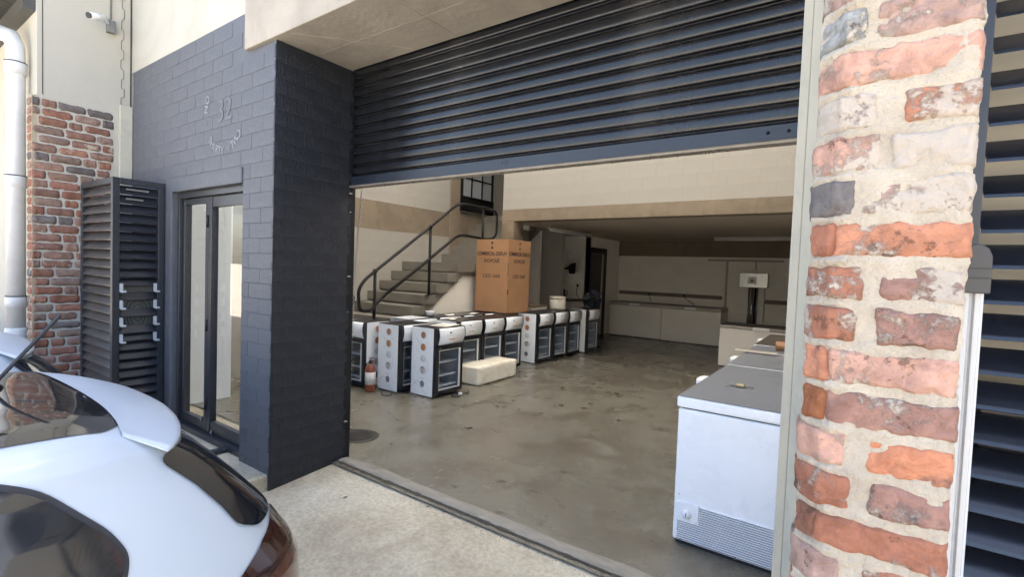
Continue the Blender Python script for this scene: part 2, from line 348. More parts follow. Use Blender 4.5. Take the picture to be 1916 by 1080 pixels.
# ------------------------------------------------------------------ ground
mb=MB()
prof=[(-40,-.37),(.35,-.37),(.9,-.25),(1.3,-.13),(1.8,-.05),(2.31,-.012),(2.36,-.012)]
xs=[-60,-20,-9,-6,-3.7,-3.3,-2,-1,0,1,3,20,60]
for i in range(len(xs)-1):
    for j in range(1,len(prof)-1):
        a,b=prof[j],prof[j+1]; mb.quad((xs[i],a[0],a[1]),(xs[i+1],a[0],a[1]),(xs[i+1],b[0],b[1]),(xs[i],b[0],b[1]))
struct('apron',mb,'apron')
mb=MB().quad((-200,-200,-.372),(200,-200,-.372),(200,.35,-.372),(-200,.35,-.372)); struct('road',mb,'pav')
mb=MB().quad((-6.75,2.30,-.0),(.1,2.30,0),(.1,12.4,0),(-6.75,12.4,0)); 
fl=struct('floor',mb,'floor')
mb=MB()  # worn threshold band, slightly rounded
def thr(u,v):
    x=-3.27+u*3.4; y=2.345+v*(.115+.02*fbm((x*1.3,9,0))); z=.003+.006*math.sin(math.pi*v)+.0015*fbm((x*6,y*20,0)); 
    if v==0: z=-.02; y+= .010*fbm((x*9,0,3))
    return (x,y+.008*fbm((x*3,v,1))*(1 if v>.9 else .3),z)
mb.grid(thr,160,6); MT['thr']=mat('worn_grey_screed',(.21,.195,.165),.7,.2,7,.4,60,stain=(.29,.27,.23),stscale=5,stretch=(1,4,1)); struct('threshold',mb,'thr')
mb=MB()
def crack(u,v):
    x=-3.27+u*3.4; w=.007+.010*abs(fbm((x*7,0,0)))+.006*fbm((x*23,1,0)); return (x,2.345+.007*fbm((x*5,4,0))+(v-.5)*2.4*w,.0045)
mb.grid(crack,200,1); MT['crk']=mat('dirt_filled_crack',(.05,.045,.035),.95,.3,30,.6,80); struct('threshold_crack',mb,'crk')
mb=MB().quad((-3.506,2.56,.003),(-3.498,2.56,.003),(-3.498,12.3,.003),(-3.506,12.3,.003)); mb.quad((-3.27,6.9,.0035),(.1,6.9,.0035),(.1,6.907,.0035),(-3.27,6.907,.0035)) ; struct('floor_joint',mb,'crk')
# raised paving at the far left and door step
mb=MB().box(-14,-5.93,.15,1.125,-.4,.70); MT_=mb; struct('raised_paving',mb,'brickpav',bevel=.01)
mb=MB().box(-4.95,-3.28,1.45,1.92,-.2,.06); struct('door_step',mb,'apron',bevel=.012)
mb=MB().box(-4.9,-3.7,1.30,1.45,-.3,.0); struct('step_edge_bricks',mb,'brickpav',bevel=.01)

# ------------------------------------------------------------------ building shell
bld=empty('warehouse_unit',(-3,1.8,0),'slate painted warehouse front with cream plaster above, behind the shutter and door','building')
def bpart(name,mb,mats,label=None,**k):
    o=mb.build(name,mats,parent=bld,**k)
    if label: o['label']=label
    return o
YF=1.80
# cream upper wall above the blue one, up to the roof, and left return
mb=MB(); mb.box(-5.86,-3.64,YF+.004,2.1,3.31,5.2); bpart('upper_wall',mb,'cream')
# left return wall (faces +X)
mb=MB(); mb.box(-6.3,-5.86,1.13,2.1,-.4,5.2); bpart('return_wall',mb,'cream')
mb=MB(); mb.box(-14,-6.3,1.13,2.1,-.4,5.2); bpart('neighbour_wall',mb,'cream')
# white post at the end of the blue wall
mb=MB(); mb.box(-5.858,-5.815,1.70,1.80,-.2,2.98); bpart('corner_post',mb,'post',bevel=.004)
# slim expansion joint + toothed crack + old seam
mb=MB(); mb.box(-5.858,-5.852,1.790,1.799,2.98,5.2); mb.box(-5.862,-5.856,1.162,1.167,2.92,5.2)
z=2.98; pts=[]; side=0
while z<4.2:
    y=1.72+(.022 if side else 0)+random.uniform(-.004,.004); pts+=[(-5.857,y,z),(-5.857,y,z+.075)]; z+=.08+random.uniform(0,.03); side^=1
mb.tube(pts,.0022,4); bpart('joint_line',mb,'crk')
# concrete beam over the shutter: soffit 3.03
mb=MB(); mb.box(-3.635,.10,1.775,2.412,3.032,4.3); mb.box(-3.2,.1,1.85,2.40,4.3,5.2); bpart('lintel_beam',mb,'conc_beam',bevel=.006)
mb=MB()
for (a,b) in (((-3.1,1.80),(-2.55,2.40)),((-2.2,1.80),(-2.18,2.40)),((-3.63,2.10),(.1,2.12))):
    pts=[(a[0]+(b[0]-a[0])*t/24+.01*fbm((t*.6,a[0],0)),a[1]+(b[1]-a[1])*t/24+.008*fbm((t*.7,3,a[0])),3.0315) for t in range(25)]
    mb.tube(pts,.0016,4)
bpart('formwork_seam',mb,'conc_beam')
# painted brick: pieces on a recessed backing
def plate_mesh(name,L,H,D,m,seed,jit=.003,nx=6,nz=3,ch=.006):
    """one brick face: origin at its centre, looks along -Y"""
    mb=MB(); rnd=random.Random(seed)
    def fn(u,v):
        x=(u-.5)*L; z=(v-.5)*H
        e=min(u,1-u)*L; g=min(v,1-v)*H; y=0
        d=min(e,g)
        y=ch*max(0,1-d/ch)**1.5 if d<ch else 0
        x+=jit*fbm((x*14+seed,z*14,seed)); z+=jit*fbm((x*14,z*14+seed,seed+5))
        y+=jit*.8*fbm((x*22+seed*3,z*22,1))
        return (x,y,z)
    us=[0,ch/L,2.4*ch/L]+[ (i+1)/(nx+1) for i in range(nx)]+[1-2.4*ch/L,1-ch/L,1]; vs=[0,ch/H,2.4*ch/H]+[(i+1)/(nz+1) for i in range(nz)]+[1-2.4*ch/H,1-ch/H,1]
    V=[fn(u,v) for v in vs for u in us]; W=len(us); F=[(j*W+i,j*W+i+1,(j+1)*W+i+1,(j+1)*W+i) for j in range(len(vs)-1) for i in range(W-1)]
    mb.add(V,F,0,True)
    # sides
    ring=[i for i in range(W)]+[j*W+W-1 for j in range(1,len(vs))]+[(len(vs)-1)*W+i for i in range(W-2,-1,-1)]+[j*W for j in range(len(vs)-2,0,-1)]
    o=len(mb.v); mb.v+=[(V[i][0],D,V[i][2]) for i in ring]; k=len(ring)
    for i in range(k): mb.f.append((ring[i],o+i,o+(i+1)%k,ring[(i+1)%k])); mb.m.append(0); mb.sm.append(False)
    me=mb.mesh(name,m,fix=True); return me
def brick_field(parent,name,m,P0,ax,W,z0,z1,L,H,joint,meshes,skip=None,normal_rot=0,off=0.0,jy=.0003,color=None,tilt=1.0):
    """fill a vertical rectangle with bricks. P0: start point (x,y); ax: unit direction; z0..z1"""
    rows=int(round((z1-z0)/H)); n=0
    for r_ in range(rows):
        zc=z0+(r_+.5)*H; s=(-L*.5 if r_%2 else 0)+off
        while s<W-.01:
            a=max(s,0); b=min(s+L,W)
            if b-a>.03:
                c=(a+b)/2; sx=(b-a-joint)/(L-joint)
                if not (skip and skip(a,b,zc)):
                    me=random.choice(meshes)
                    nx,ny=math.sin(normal_rot),-math.cos(normal_rot)
                    d=random.uniform(-jy,jy)
                    place(name,me,parent,(P0[0]+ax[0]*c+nx*d,P0[1]+ax[1]*c+ny*d,zc),(random.uniform(-.0015,.0015)*tilt,random.uniform(-.002,.002)*tilt,normal_rot+random.uniform(-.001,.001)*tilt),(sx,1,1),color=color(r_,a) if color else None); n+=1
            s+=L
    return n
BL,BH=.30,.106
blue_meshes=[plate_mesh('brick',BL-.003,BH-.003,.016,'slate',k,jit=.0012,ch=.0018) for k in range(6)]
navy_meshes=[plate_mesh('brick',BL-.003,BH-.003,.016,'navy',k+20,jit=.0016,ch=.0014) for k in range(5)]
# door opening X -4.76..-3.67 , z .06..2.10 ; frame band around it
DX0,DX1,DZ0,DZ1=-4.90,-3.68,.06,2.16
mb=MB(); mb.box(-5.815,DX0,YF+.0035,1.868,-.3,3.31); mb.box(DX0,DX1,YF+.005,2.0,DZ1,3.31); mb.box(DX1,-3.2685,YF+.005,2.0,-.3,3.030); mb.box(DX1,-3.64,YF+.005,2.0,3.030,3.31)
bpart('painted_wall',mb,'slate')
def skipdoor(a,b,z):
    x0,x1=-5.815+a,-5.815+b
    if z>3.31-.05: return True
    return x1>DX0-.02 and x0<DX1-.0+.0 and z<DZ1+.04
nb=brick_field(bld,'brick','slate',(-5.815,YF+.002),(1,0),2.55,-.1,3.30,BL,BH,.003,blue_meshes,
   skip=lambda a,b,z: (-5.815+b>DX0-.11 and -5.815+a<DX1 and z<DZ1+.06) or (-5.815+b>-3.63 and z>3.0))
nb+=brick_field(bld,'brick','slate',(DX0-.30,YF+.0015),(1,0),.24,-.1,2.2,BL,BH,.003,blue_meshes) if False else 0
# bricks right of the door up to the corner
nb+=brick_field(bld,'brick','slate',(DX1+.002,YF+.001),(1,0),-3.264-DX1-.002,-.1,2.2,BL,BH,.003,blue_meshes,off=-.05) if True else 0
# pillar side (faces +X)
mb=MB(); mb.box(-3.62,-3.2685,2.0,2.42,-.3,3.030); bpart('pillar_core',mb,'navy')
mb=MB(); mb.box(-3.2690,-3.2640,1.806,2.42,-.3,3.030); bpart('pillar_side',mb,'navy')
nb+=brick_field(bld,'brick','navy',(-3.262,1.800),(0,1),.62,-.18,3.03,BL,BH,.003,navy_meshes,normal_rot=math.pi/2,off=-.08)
# chipped paint spots on the pillar corner and inner edge
mb=MB()
for i in range(10):
    z=random.uniform(.05,2.95); c=(-3.2595,2.415,z) if i%2 else (-3.263,1.797,z)
    s_=random.uniform(.004,.012)*(1.6 if i%2 else .7); mb.lathe([(0,-s_*.4),(s_*.8,-s_*.2),(s_,.0),(s_*.6,s_*.3),(0,s_*.5)],c,6,'z')
bpart('chipped_plaster',mb,'conc_beam')
# smooth painted surround of the door
mb=MB()
mb.box(DX0-.10,DX0+.03,YF-.012,YF+.065,.0,DZ1+.06); mb.box(DX0+.0305,DX1,YF-.012,YF+.10,DZ1-.055,DZ1+.06)
bpart('door_surround',mb,'slate',bevel=.006)
# eave of the neighbour
ev=empty('corrugated_eave',(-7.2,.6,3.75),'grey corrugated roof eave at the top left above the downpipe','eave')
mb=MB(); n=120
def corr(u,v): 
    x=-9.5+u*3.6; return (x,1.13-v*1.6,3.74+.25*v+.012*math.sin(x*2*math.pi/.09))
MT['eave']=mat('dark_corrugated_soffit',(.055,.055,.052),.55,.2,8)
mb.grid(corr,240,1); mb.build('roof_sheet','eave',parent=ev)
mb=MB()
for k in range(8):
    pass
mb.box(-9.5,-5.9,1.05,1.13,3.62,3.735); mb.build('purlin','eave',parent=ev)
mb=MB(); mb.box(-9.5,-5.9,-.50,-.44,3.85,4.02); mb.build('gutter','eave',parent=ev,bevel=.01)
# roof slab with translucent strips, side and back walls
mb=MB()
for (x0,x1,y0,y1) in ((-14,-6.3,1.5,2.8),(-6.3,-3.6,1.5,2.15),(-3.6,.25,1.5,2.8),(-14,-6.3,2.8,6.7),(-3.6,-3.1,2.8,6.7),(-.2,.25,2.8,6.7),(-14,.25,6.7,12.7)): mb.box(x0,x1,y0,y1,5.2,5.32)
bpart('roof',mb,'galv')
mb=MB(); mb.box(-6.3,-3.6,2.15,6.7,5.24,5.25); mb.box(-3.1,-.2,2.8,6.7,5.24,5.25); bpart('skylight_sheet',mb,'transl')
XW=-6.55
mb=MB(); mb.box(XW-.25,XW-.0015,2.1,12.7,-.1,5.2); bpart('side_wall',mb,'block')
mb=MB(); mb.box(-5.858,-5.70,1.869,2.69,-.0,5.2); mb.box(XW,-5.858,2.102,2.69,-.1,5.2); MT['coolwhite']=mat('cool_white_wall',(.72,.77,.82),.6,.04,3); bpart('wall_stub',mb,'coolwhite')
mb=MB(); mb.box(.1,.25,1.9,12.7,-.1,5.2); bpart('party_wall',mb,'whitewall')
YB=12.3
mb=MB(); mb.box(XW,.1,YB,YB+.2,-.1,5.2); bpart('back_wall',mb,'whitewall')
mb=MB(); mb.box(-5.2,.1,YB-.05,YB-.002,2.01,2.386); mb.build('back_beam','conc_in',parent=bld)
# left interior beam and column, block pieces
def yz(k): return k
block_meshes=[plate_mesh('block',.39-.003,.19-.003,.006,'block',k+40,jit=.0004,nx=3,nz=2,ch=.0010) for k in range(4)]
YW0,YW1=2.7,7.13
brick_field(bld,'block','block',(XW-.0,YW0),(0,1),YW1-YW0,.35,2.13,.39,.178,.005,block_meshes,normal_rot=math.pi/2,jy=.0002,tilt=.25)
brick_field(bld,'block','block',(XW-.0,YW0),(0,1),YW1-YW0,2.595,3.9,.39,.186,.005,block_meshes,normal_rot=math.pi/2,jy=.0002,tilt=.25)
mb=MB(); mb.box(XW-.01,XW+.004,2.69,YW1,2.129,2.594); mb.build('ring_beam','conc_in',parent=bld)
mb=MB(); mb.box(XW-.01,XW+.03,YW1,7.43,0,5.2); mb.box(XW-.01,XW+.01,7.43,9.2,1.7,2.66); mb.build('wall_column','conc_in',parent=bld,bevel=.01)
# mezzanine
YM=7.04; CZ=2.387; BT=2.592
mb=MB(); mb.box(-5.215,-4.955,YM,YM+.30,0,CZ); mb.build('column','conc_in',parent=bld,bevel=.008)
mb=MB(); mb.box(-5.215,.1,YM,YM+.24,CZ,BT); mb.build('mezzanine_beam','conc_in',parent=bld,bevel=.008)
mb=MB(); mb.box(-5.2,.1,YM+.24,YB,CZ+.004,CZ+.2); mb.box(XW,-5.2,9.3,YB,CZ+.004,CZ+.2); mb.build('mezzanine_soffit','ceil',parent=bld)
mb=MB(); mb.box(-5.21,.1,YM+.0055,YM+.2,BT,5.2); mb.build('mezzanine_wall','block',parent=bld)
mb=MB(); mb.box(-5.21,-5.0,YM+.2,9.2,BT,5.2); mb.build('mezzanine_side_wall','block',parent=bld)
brick_field(bld,'block','block',(-5.205,YM+.004),(1,0),5.3,BT+.004,4.1,.39,.188,.005,block_meshes,jy=.0001,tilt=.12)
mb=MB(); mb.box(XW,-5.21,9.2,9.35,0,5.2); mb.build('stair_back_wall','block',parent=bld)
mb=MB(); mb.box(-5.42,-5.30,9.15,9.198,2.68,4.4); mb.build('landing_door_frame','blackpaint',parent=bld)
# roller guide at the left, steel post at the right
# ---- right-hand painted post
po=empty('painted_post',(-.15,1.85,0),'pale grey painted steel post beside the near brick pier, right of the opening','post')
mb=MB(); mb.box(-.184,-.157,1.80,2.36,-.05,4.9); mb.build('flange','post',parent=po,bevel=.003)
mb=MB(); mb.prism([(-.1565,1.797),(-.1565,2.3),(-.06,2.3),(-.06,1.70),(-.075,1.70)],'z',-.05,4.9); mb.build('web','post',parent=po)
mb=MB(); mb.box(-.235,.1,2.40,2.50,-.0,4.9); bpart('jamb_wall',mb,'post')
mb=MB(); mb.box(-3.6,.1,2.47,2.62,3.30,5.2); mb.box(-3.6,.1,2.413,2.47,3.42,5.2); bpart('shutter_housing_wall',mb,'block')

# ------------------------------------------------------------------ brick pier, right foreground
pier=empty('brick_pier',(.03,1.45,-.3),'broad weathered brick pier with thick cream mortar in the right foreground','pier','brick piers between the units')
PX0,PX1,PY=-.046,.147,1.10
def rough_brick(L,H,seed,nx,nz,amp=.0035,facet=0,D=.10):
    mb=MB(); s=seed*7.13
    us=[i/nx for i in range(nx+1)]; vs=[j/nz for j in range(nz+1)]
    def fn(u,v):
        x=(u-.5)*L; z=(v-.5)*H
        e=min(u,1-u)*L; g=min(v,1-v)*H
        rr=.011*(1+.7*fbm((x*30+s,z*30,2)))
        y=0
        if e<rr: y+=rr*(1-math.sqrt(max(0,1-(1-e/rr)**2)))*.8
        if g<rr: y+=rr*(1-math.sqrt(max(0,1-(1-g/rr)**2)))*.8
        if facet and u*L<facet: y+=(facet-u*L)*1.15
        b=1 if (0<u<1 and 0<v<1) else 1
        z+=.0035*fbm((x*17+s,s,0))*(2*v-1)*b*1.6+.0022*fbm((x*60,s,v*3)); x+=.004*fbm((s,z*25,3))*(2*u-1)
        y+=amp*fbm((x*26+s,z*26,s),5)*1.3+amp*.8*fbm((x*85,z*85+s,s),4)
        c=fbm((x*9+s,z*22,s+9)); 
        if c>.45: y+=(c-.45)*.022
        return (x,y,z)
    V=[fn(u,v) for v in vs for u in us]; W=nx+1
    mb.add(V,[(j*W+i,j*W+i+1,(j+1)*W+i+1,(j+1)*W+i) for j in range(nz) for i in range(nx)],0,True)
    ring=[i for i in range(W)]+[j*W+W-1 for j in range(1,nz+1)]+[nz*W+i for i in range(W-2,-1,-1)]+[j*W for j in range(nz-1,0,-1)]
    o=len(mb.v); mb.v+=[(V[i][0],max(D,V[i][1]+.01),V[i][2]) for i in ring]; k=len(ring)
    for i in range(k): mb.f.append((ring[i],o+i,o+(i+1)%k,ring[(i+1)%k])); mb.m.append(0); mb.sm.append(True)
    return mb
ORG=(.50,.235,.15); PNK=(.55,.335,.265); RED=(.36,.16,.105); MAU=(.42,.29,.25); DRK=(.16,.15,.15); PUR=(.34,.20,.165); BRT=(.58,.255,.15); GRY=(.33,.35,.36)
rows={-1:[(-.085,.04,MAU,.6),(.055,.15,PNK,.6)],
 0:[(-.085,-.01,GRY,.45),(0.0,.148,MAU,.75)],
 1:[(-.085,.148,PNK,.42)],
 2:[(-.085,.012,MAU,.75),(.050,.148,ORG,.55)],
 3:[(-.088,.02,PNK,.72),(.035,.148,MAU,.85)],
 4:[(-.088,-.012,DRK,.35),(-.006,.15,MAU,.72)],
 5:[('h',RED,.2),(-.040,.150,ORG,.30)],
 6:[(-.086,.008,RED,.62),(.030,.145,PUR,.55)],
 7:[(-.086,.000,RED,.68),(.028,.142,PUR,.50)],
 8:[('h',ORG,.25),(-.040,.146,PNK,.42)],
 9:[('h',(.30,.12,.06),.15),(-.038,.149,PUR,.35)],
 10:[(-.088,-.004,PNK,.48),(.028,.148,BRT,.22)],
 11:[(-.088,.006,RED,.45),(.034,.147,PUR,.30)],
 12:[('h',(.26,.13,.09),.35),(-.045,.147,RED,.30)],
 13:[(-.088,.0,MAU,.4),(.028,.147,ORG,.35)]}
CH=.0785; Z6=1.548; nbk=0
def pbrick(x0,x1,zc,col,wash,seed,facet,hi=True,rot=0,y=None):
    L=x1-x0; nx=max(8,int(L/.004)) if hi else 6; nz=16 if hi else 3
    me=rough_brick(L,.066+random.uniform(-.003,.002),seed,nx,nz,facet=facet).mesh('brick','brick')
    return place('brick',me,pier,((x0+x1)/2,(PY if y is None else y)+random.uniform(-.0015,.0015),zc),(0,random.uniform(-.012,.012),rot),color=(*col,wash))
for r_ in range(-12,20):
    zc=Z6-(r_-6)*CH
    vis=-1<=r_<=13
    row=rows.get(r_)
    if row is None:
        row=[(-.086,.148,random.choice([PNK,ORG,RED,PUR]),.4)] if r_%2 else [(-.086,.0,random.choice([PNK,ORG,MAU]),.4),(.028,.148,random.choice([RED,PUR,ORG]),.4)]
    for k,bk in enumerate(row):
        sd=r_*3+k+50
        if bk[0]=='h':
            me=rough_brick(.050,.066,sd,12 if vis else 4,14 if vis else 3,D=.03).mesh('brick','brick')
            place('brick',me,pier,(-.066,PY+.021,zc),(0,0,-R(47)),color=(*bk[1],bk[2]))
        else: pbrick(bk[0],bk[1],zc,bk[2],bk[3],sd,.042 if bk[0]<-.08 else 0,vis)
# mortar: a displaced sheet wrapping round the left edge, nearly flush with the brick faces
mb=MB()
def mort(u,v):
    z=.80+v*1.35; t=u*.29
    if t<.055: x=-.083+t*.72; y=PY+.048-t*.72*1.13
    else: x=-.0434+(t-.055)*.813; y=PY+.0025
    rr=((Z6+.5*CH-z)/CH)%1.0   # 0 at joint centre
    j=min(rr,1-rr)
    n1=fbm((x*14,z*14,5),5); n2=fbm((x*55,z*55,8),4)
    bulge=.0045*max(0,1-j/.28)
    if t<.075: bulge*=2.0
    y+=-bulge*.55+.0022*n1+.0010*n2+.0038
    y+=.007*math.exp(-((t-.055)/.016)**2)+(.004 if t<.05 else .004*max(0,1-(t-.05)/.02))
    if t<.085: y-=.011*max(0,1-j/.17)*(.6+.8*fbm((z*11,5,5)))
    if z>1.63: y-=.0085*max(0,fbm((x*9+3,z*8,4),3)+.12)*min(1,(z-1.63)/.06)
    e=(.147-x)
    if e<.012: y+=(.012-e)**2*60
    x+=(.006*fbm((z*18,3,0),4)+.003*fbm((z*60,3,0),3))*(1 if u<.12 or u>.95 else .2)
    return (x,y,z)
mb.grid(mort,84,420); mb.box(-.040,.140,PY+.02,1.70,.0-.35,2.95); mb.box(-.078,-.040,PY+.06,1.70,-.35,2.95)
mb.box(-.041,.143,PY+.012,1.69,-.34,.80); mb.box(-.041,.143,PY+.012,1.69,2.15,2.94)
mb.build('mortar','mortar',parent=pier)

# ------------------------------------------------------------------ brick pier at the far left (same kind of pier)
pier2=empty('brick_pier',(-5.9,1.38,.0),'tall old brick pier beside the white downpipe at the far left','pier','brick piers between the units')
mb=MB(); mb.box(-5.99,-5.86,1.095,1.665,-.3,2.90); mb.build('mortar','mortar_far',parent=pier2)
fb=[rough_brick(1,1,1,1,1) for _ in range(0)]
far_meshes=[rough_brick(.21,.067,k+200,10,4,amp=.0025,D=.03).mesh('brick','brick_far') for k in range(8)]
pal=[(.27,.135,.10),(.30,.155,.11),(.24,.135,.105),(.25,.175,.145),(.15,.13,.125),(.29,.18,.14),(.27,.125,.085),(.27,.19,.15)]
zt=2.885; k=0
while zt>.0:
    zc=zt-.036
    off=random.choice([0,.05,.10,.15])+(.0 if k%2 else .11); s=1.10-off+.0
    while s<1.66:
        L=random.choice([.22,.22,.20,.11]); a=max(s,1.097); b=min(s+L-.014,1.662)
        if b-a>.03:
            _q=random.uniform(.8,1.15)
            place('brick',random.choice(far_meshes),pier2,(-5.849+random.uniform(-.003,.003),(a+b)/2,zc),(random.uniform(-.02,.02),0,math.pi/2),((b-a)/.21,1,random.uniform(.9,1.05)),color=(*[c*_q for c in random.choice(pal)],random.uniform(.0,.30)))
        s+=L
    place('brick',random.choice(far_meshes),pier2,(-5.925,1.086,zc),(0,0,0),(.12/.21,1,1),color=(*random.choice(pal),random.uniform(.2,.5)))
    zt-=.078; k+=1

# ------------------------------------------------------------------ roller shutter
sh=empty('roller_shutter',(-1.75,2.43,2.13),'half raised dark blue steel roller shutter over the wide opening','shutter')
YS=2.43; PIT_S=.0745
def slat_prof():
    # (y,z) outline of one slat: broad convex face then a tight double roll at its foot
    P=[]
    for i in range(9):
        t=(0,.03,.10,.30,.5,.7,.90,.97,1)[i]; z=.0735-t*.056; y=-.0060*min(1,t/.10,(1-t)/.10+.001)**.5-.0016*math.sin(math.pi*t); P.append((y,z))
    P+=[(.009,.0165),(.009,.0115),(-.0035,.0105),(-.0055,.0075),(-.0035,.0045),(.009,.0035),(.009,.000)]
    return P
sp=slat_prof(); bk=[(y+.003,z) for y,z in reversed(sp)]
mb=MB(); 
L0,L1=-1.54,1.505
n=len(sp); nseg=1
V=[]
for i in range(nseg+1):
    x=L0+(L1-L0)*i/nseg
    for (y,z) in sp: V.append((x,y,z))
mb.add(V,[(i*n+j,i*n+j+1,(i+1)*n+j+1,(i+1)*n+j) for i in range(nseg) for j in range(8)],0,True)
mb.add(V,[(i*n+j,i*n+j+1,(i+1)*n+j+1,(i+1)*n+j) for i in range(nseg) for j in range(8,n-1)],0,False)
slat_me=mb.mesh('slat','shutter',fix=False)
z=2.222; k=0
while z<3.34:
    dy=random.uniform(-.0015,.0015)
    place('slat',slat_me,sh,(-1.75+.0,YS+dy,z),(random.uniform(-.02,.02),0,0)); z+=PIT_S; k+=1
mb=MB(); mb.prism([(YS-.004,2.224),(YS-.012,2.219),(YS-.013,2.156),(YS-.004,2.152),(YS+.006,2.152),(YS+.006,2.224)],'x',-3.29,-.245); bb=mb.build('bottom_bar','shutter_blue',parent=sh)
mb=MB(); mb.prism([(YS-.026,2.1515),(YS-.030,2.146),(YS-.026,2.136),(YS+.02,2.132),(YS+.02,2.1515)],'x',-3.29,-.245); mb.build('bottom_angle','rail_zinc',parent=sh)
mb=MB()
for i in range(60):
    x=random.uniform(-3.2,-.3); l=random.uniform(.004,.02); mb.tube([(x,YS-.03,2.134),(x+random.uniform(-.02,.02),YS-.03,2.134-l)],.0012,3)
o=mb.build('cobweb_fringe','crk',parent=sh); o['kind']='stuff'
for x in (-.359,-.279,-3.2,-3.12):
    mb=MB(); mb.lathe([(.0,-.006),(.006,-.005),(.008,0)],(x,YS-.013,2.188),10,'y'); mb.build('bolt','blackpaint',parent=sh)
mb=textmb('CP',.045,face_mat((1,0,0),(0,0,1),(-1.786,YS-.0145,2.190)),.0006); mb.build('maker_mark','blk',parent=sh)
mb=MB(); mb.box(-3.29,-3.262,2.395,2.46,.0,3.03); mb.build('guide_rail','blackpaint',parent=sh)
mb=MB(); mb.box(-.234,-.215,2.365,2.398,.0,3.03); mb.build('guide_rail','blackpaint',parent=sh)
# chain of the shutter
ch=empty('hoist_chain',(-3.40,2.6,2.15),'thin steel shutter chain hanging down beside the left guide','chain')
lk=MB(); lk.tube([(.0085*math.cos(a),0,.0145*math.sin(a)) for a in [i*math.pi/4 for i in range(8)]],.0026,4,closed=True)
lkm=lk.mesh('chain_link','steel'); k=0
path=[(-3.366,2.157),(-3.385,1.95),(-3.400,1.80),(-3.43,1.50),(-3.452,1.23),(-3.462,1.0),(-3.470,.75),(-3.466,.56)]
s=0
def pathpt(d):
    for (a,b) in zip(path[:-1],path[1:]):
        l=math.hypot(b[0]-a[0],b[1]-a[1])
        if d<=l: return (a[0]+(b[0]-a[0])*d/l,a[1]+(b[1]-a[1])*d/l)
        d-=l
    return None
d=0
while True:
    p=pathpt(d)
    if p is None: break
    place('chain_link',lkm,ch,(p[0],2.6,p[1]),(0,.07,(k%2)*math.pi/2+.5)); k+=1; d+=.023
d=.95
while True:
    p=pathpt(d)
    if p is None: break
    place('chain_link',lkm,ch,(p[0]+.012,2.60,p[1]),(0,-.04,(k%2)*math.pi/2+.9)); k+=1; d+=.023
mb=MB(); mb.box(-3.50,-3.455,2.56,2.62,1.19,1.285); mb.box(-3.52,-3.50,2.52,2.66,1.20,1.27); mb.build('chain_keeper','blackpaint',parent=ch,bevel=.004)

# ------------------------------------------------------------------ glazed door
dr=empty('glazed_door',(-4.25,1.9,.06),'charcoal aluminium folding glass door between the louvred cage and the slate pillar','door')
Y=1.865
def fr(name,x0,x1,z0,z1,y0=Y,y1=Y+.05,m='alu_dark'):
    mb=MB(); mb.box(x0,x1,y0,y1,z0,z1); return mb.build(name,m,parent=dr,bevel=.004)
x0,x1,z0,z1=DX0+.031,DX1+.001,.06,DZ1-.055
fr('frame_jamb',x0,x0+.035,z0,z1,Y-.03,Y+.07); fr('frame_head',x0,x1,z1-.05,z1,Y-.028,Y+.07); fr('frame_sill',x0,x1,z0,z0+.05,Y-.04,Y+.08)
xm=-4.35
fr('leaf_stile',x0+.038,x0+.066,z0+.055,z1-.055); fr('leaf_stile',xm-.05,xm-.004,z0+.055,z1-.055,Y-.004,Y+.05); fr('leaf_stile',xm+.004,xm+.06,z0+.055,z1-.055,Y-.006,Y+.05)
fr('leaf_rail',x0+.066,xm-.05,z1-.10,z1-.055,Y+.002,Y+.048); fr('leaf_rail',x0+.066,xm-.05,z0+.055,z0+.13,Y+.002,Y+.048)
fr('leaf_rail',xm+.06,x1,z1-.14,z1-.055,Y+.002,Y+.048); fr('leaf_rail',xm+.06,x1,z0+.055,z0+.15,Y+.002,Y+.048)
for (a,b) in ((x0+.066,xm-.05),(xm+.06,x1)):
    mb=MB(); mb.quad((a,Y+.022,z0+.13),(b,Y+.022,z0+.13),(b,Y+.022,z1-.10),(a,Y+.022,z1-.10)); mb.build('glass_pane','glass',parent=dr)
for zz in (1.85,1.0,.35):
    mb=MB(); mb.tube([(xm,Y-.012,zz-.05),(xm,Y-.012,zz+.05)],.009,8); mb.build('hinge','blk',parent=dr)
for (xx,zz) in ((-4.42,.21),(-4.24,.13)):
    mb=MB(); mb.box(xx-.012,xx+.012,Y-.012,Y,zz-.02,zz+.02); mb.tube([(xx,Y-.02,zz),(xx,Y-.01,zz)],.008,8); mb.build('bolt','steel',parent=dr)
mb=MB(); mb.box(-3.98,-3.90,1.45,1.86,.05,.085); mb.build('stay_arm','alu_dark',parent=dr)

# ------------------------------------------------------------------ louvred cages
def blade_mesh(L,m,w=.078,t=.006,ang=38,name='slat'):
    """blade running along X, tilted: outer (-Y) edge low"""
    mb=MB(); a=R(ang); c,s_=math.cos(a),math.sin(a)
    P=[(-w/2,-t/2),(-w/2+.003,-t/2-(.004 if t>.005 else .0008)),(w/2,-t/2),(w/2,t/2),(-w/2+.008,t/2)]
    P=[(y*c-z*s_, y*s_+z*c) for y,z in P]
    mb.prism(P,'x',-L/2,L/2); return mb.mesh(name,m)
MT['trunk2']=flat('aged_white_clip',(.46,.47,.48),.45)
cg=empty('louvred_cage',(-5.44,1.6,0),'tall dark louvred air conditioner cage standing left of the glass door','cage','louvred cages on the facade')
X0,X1,Y0,Y1,ZT=-5.855,-5.02,1.42,1.80,2.19
def box_(name,x0,x1,y0,y1,z0,z1,par,m='alu_dark',bev=.003,lab=None):
    mb=MB(); mb.box(x0,x1,y0,y1,z0,z1); o=mb.build(name,m,parent=par,bevel=bev)
    if lab: o['label']=lab
    return o
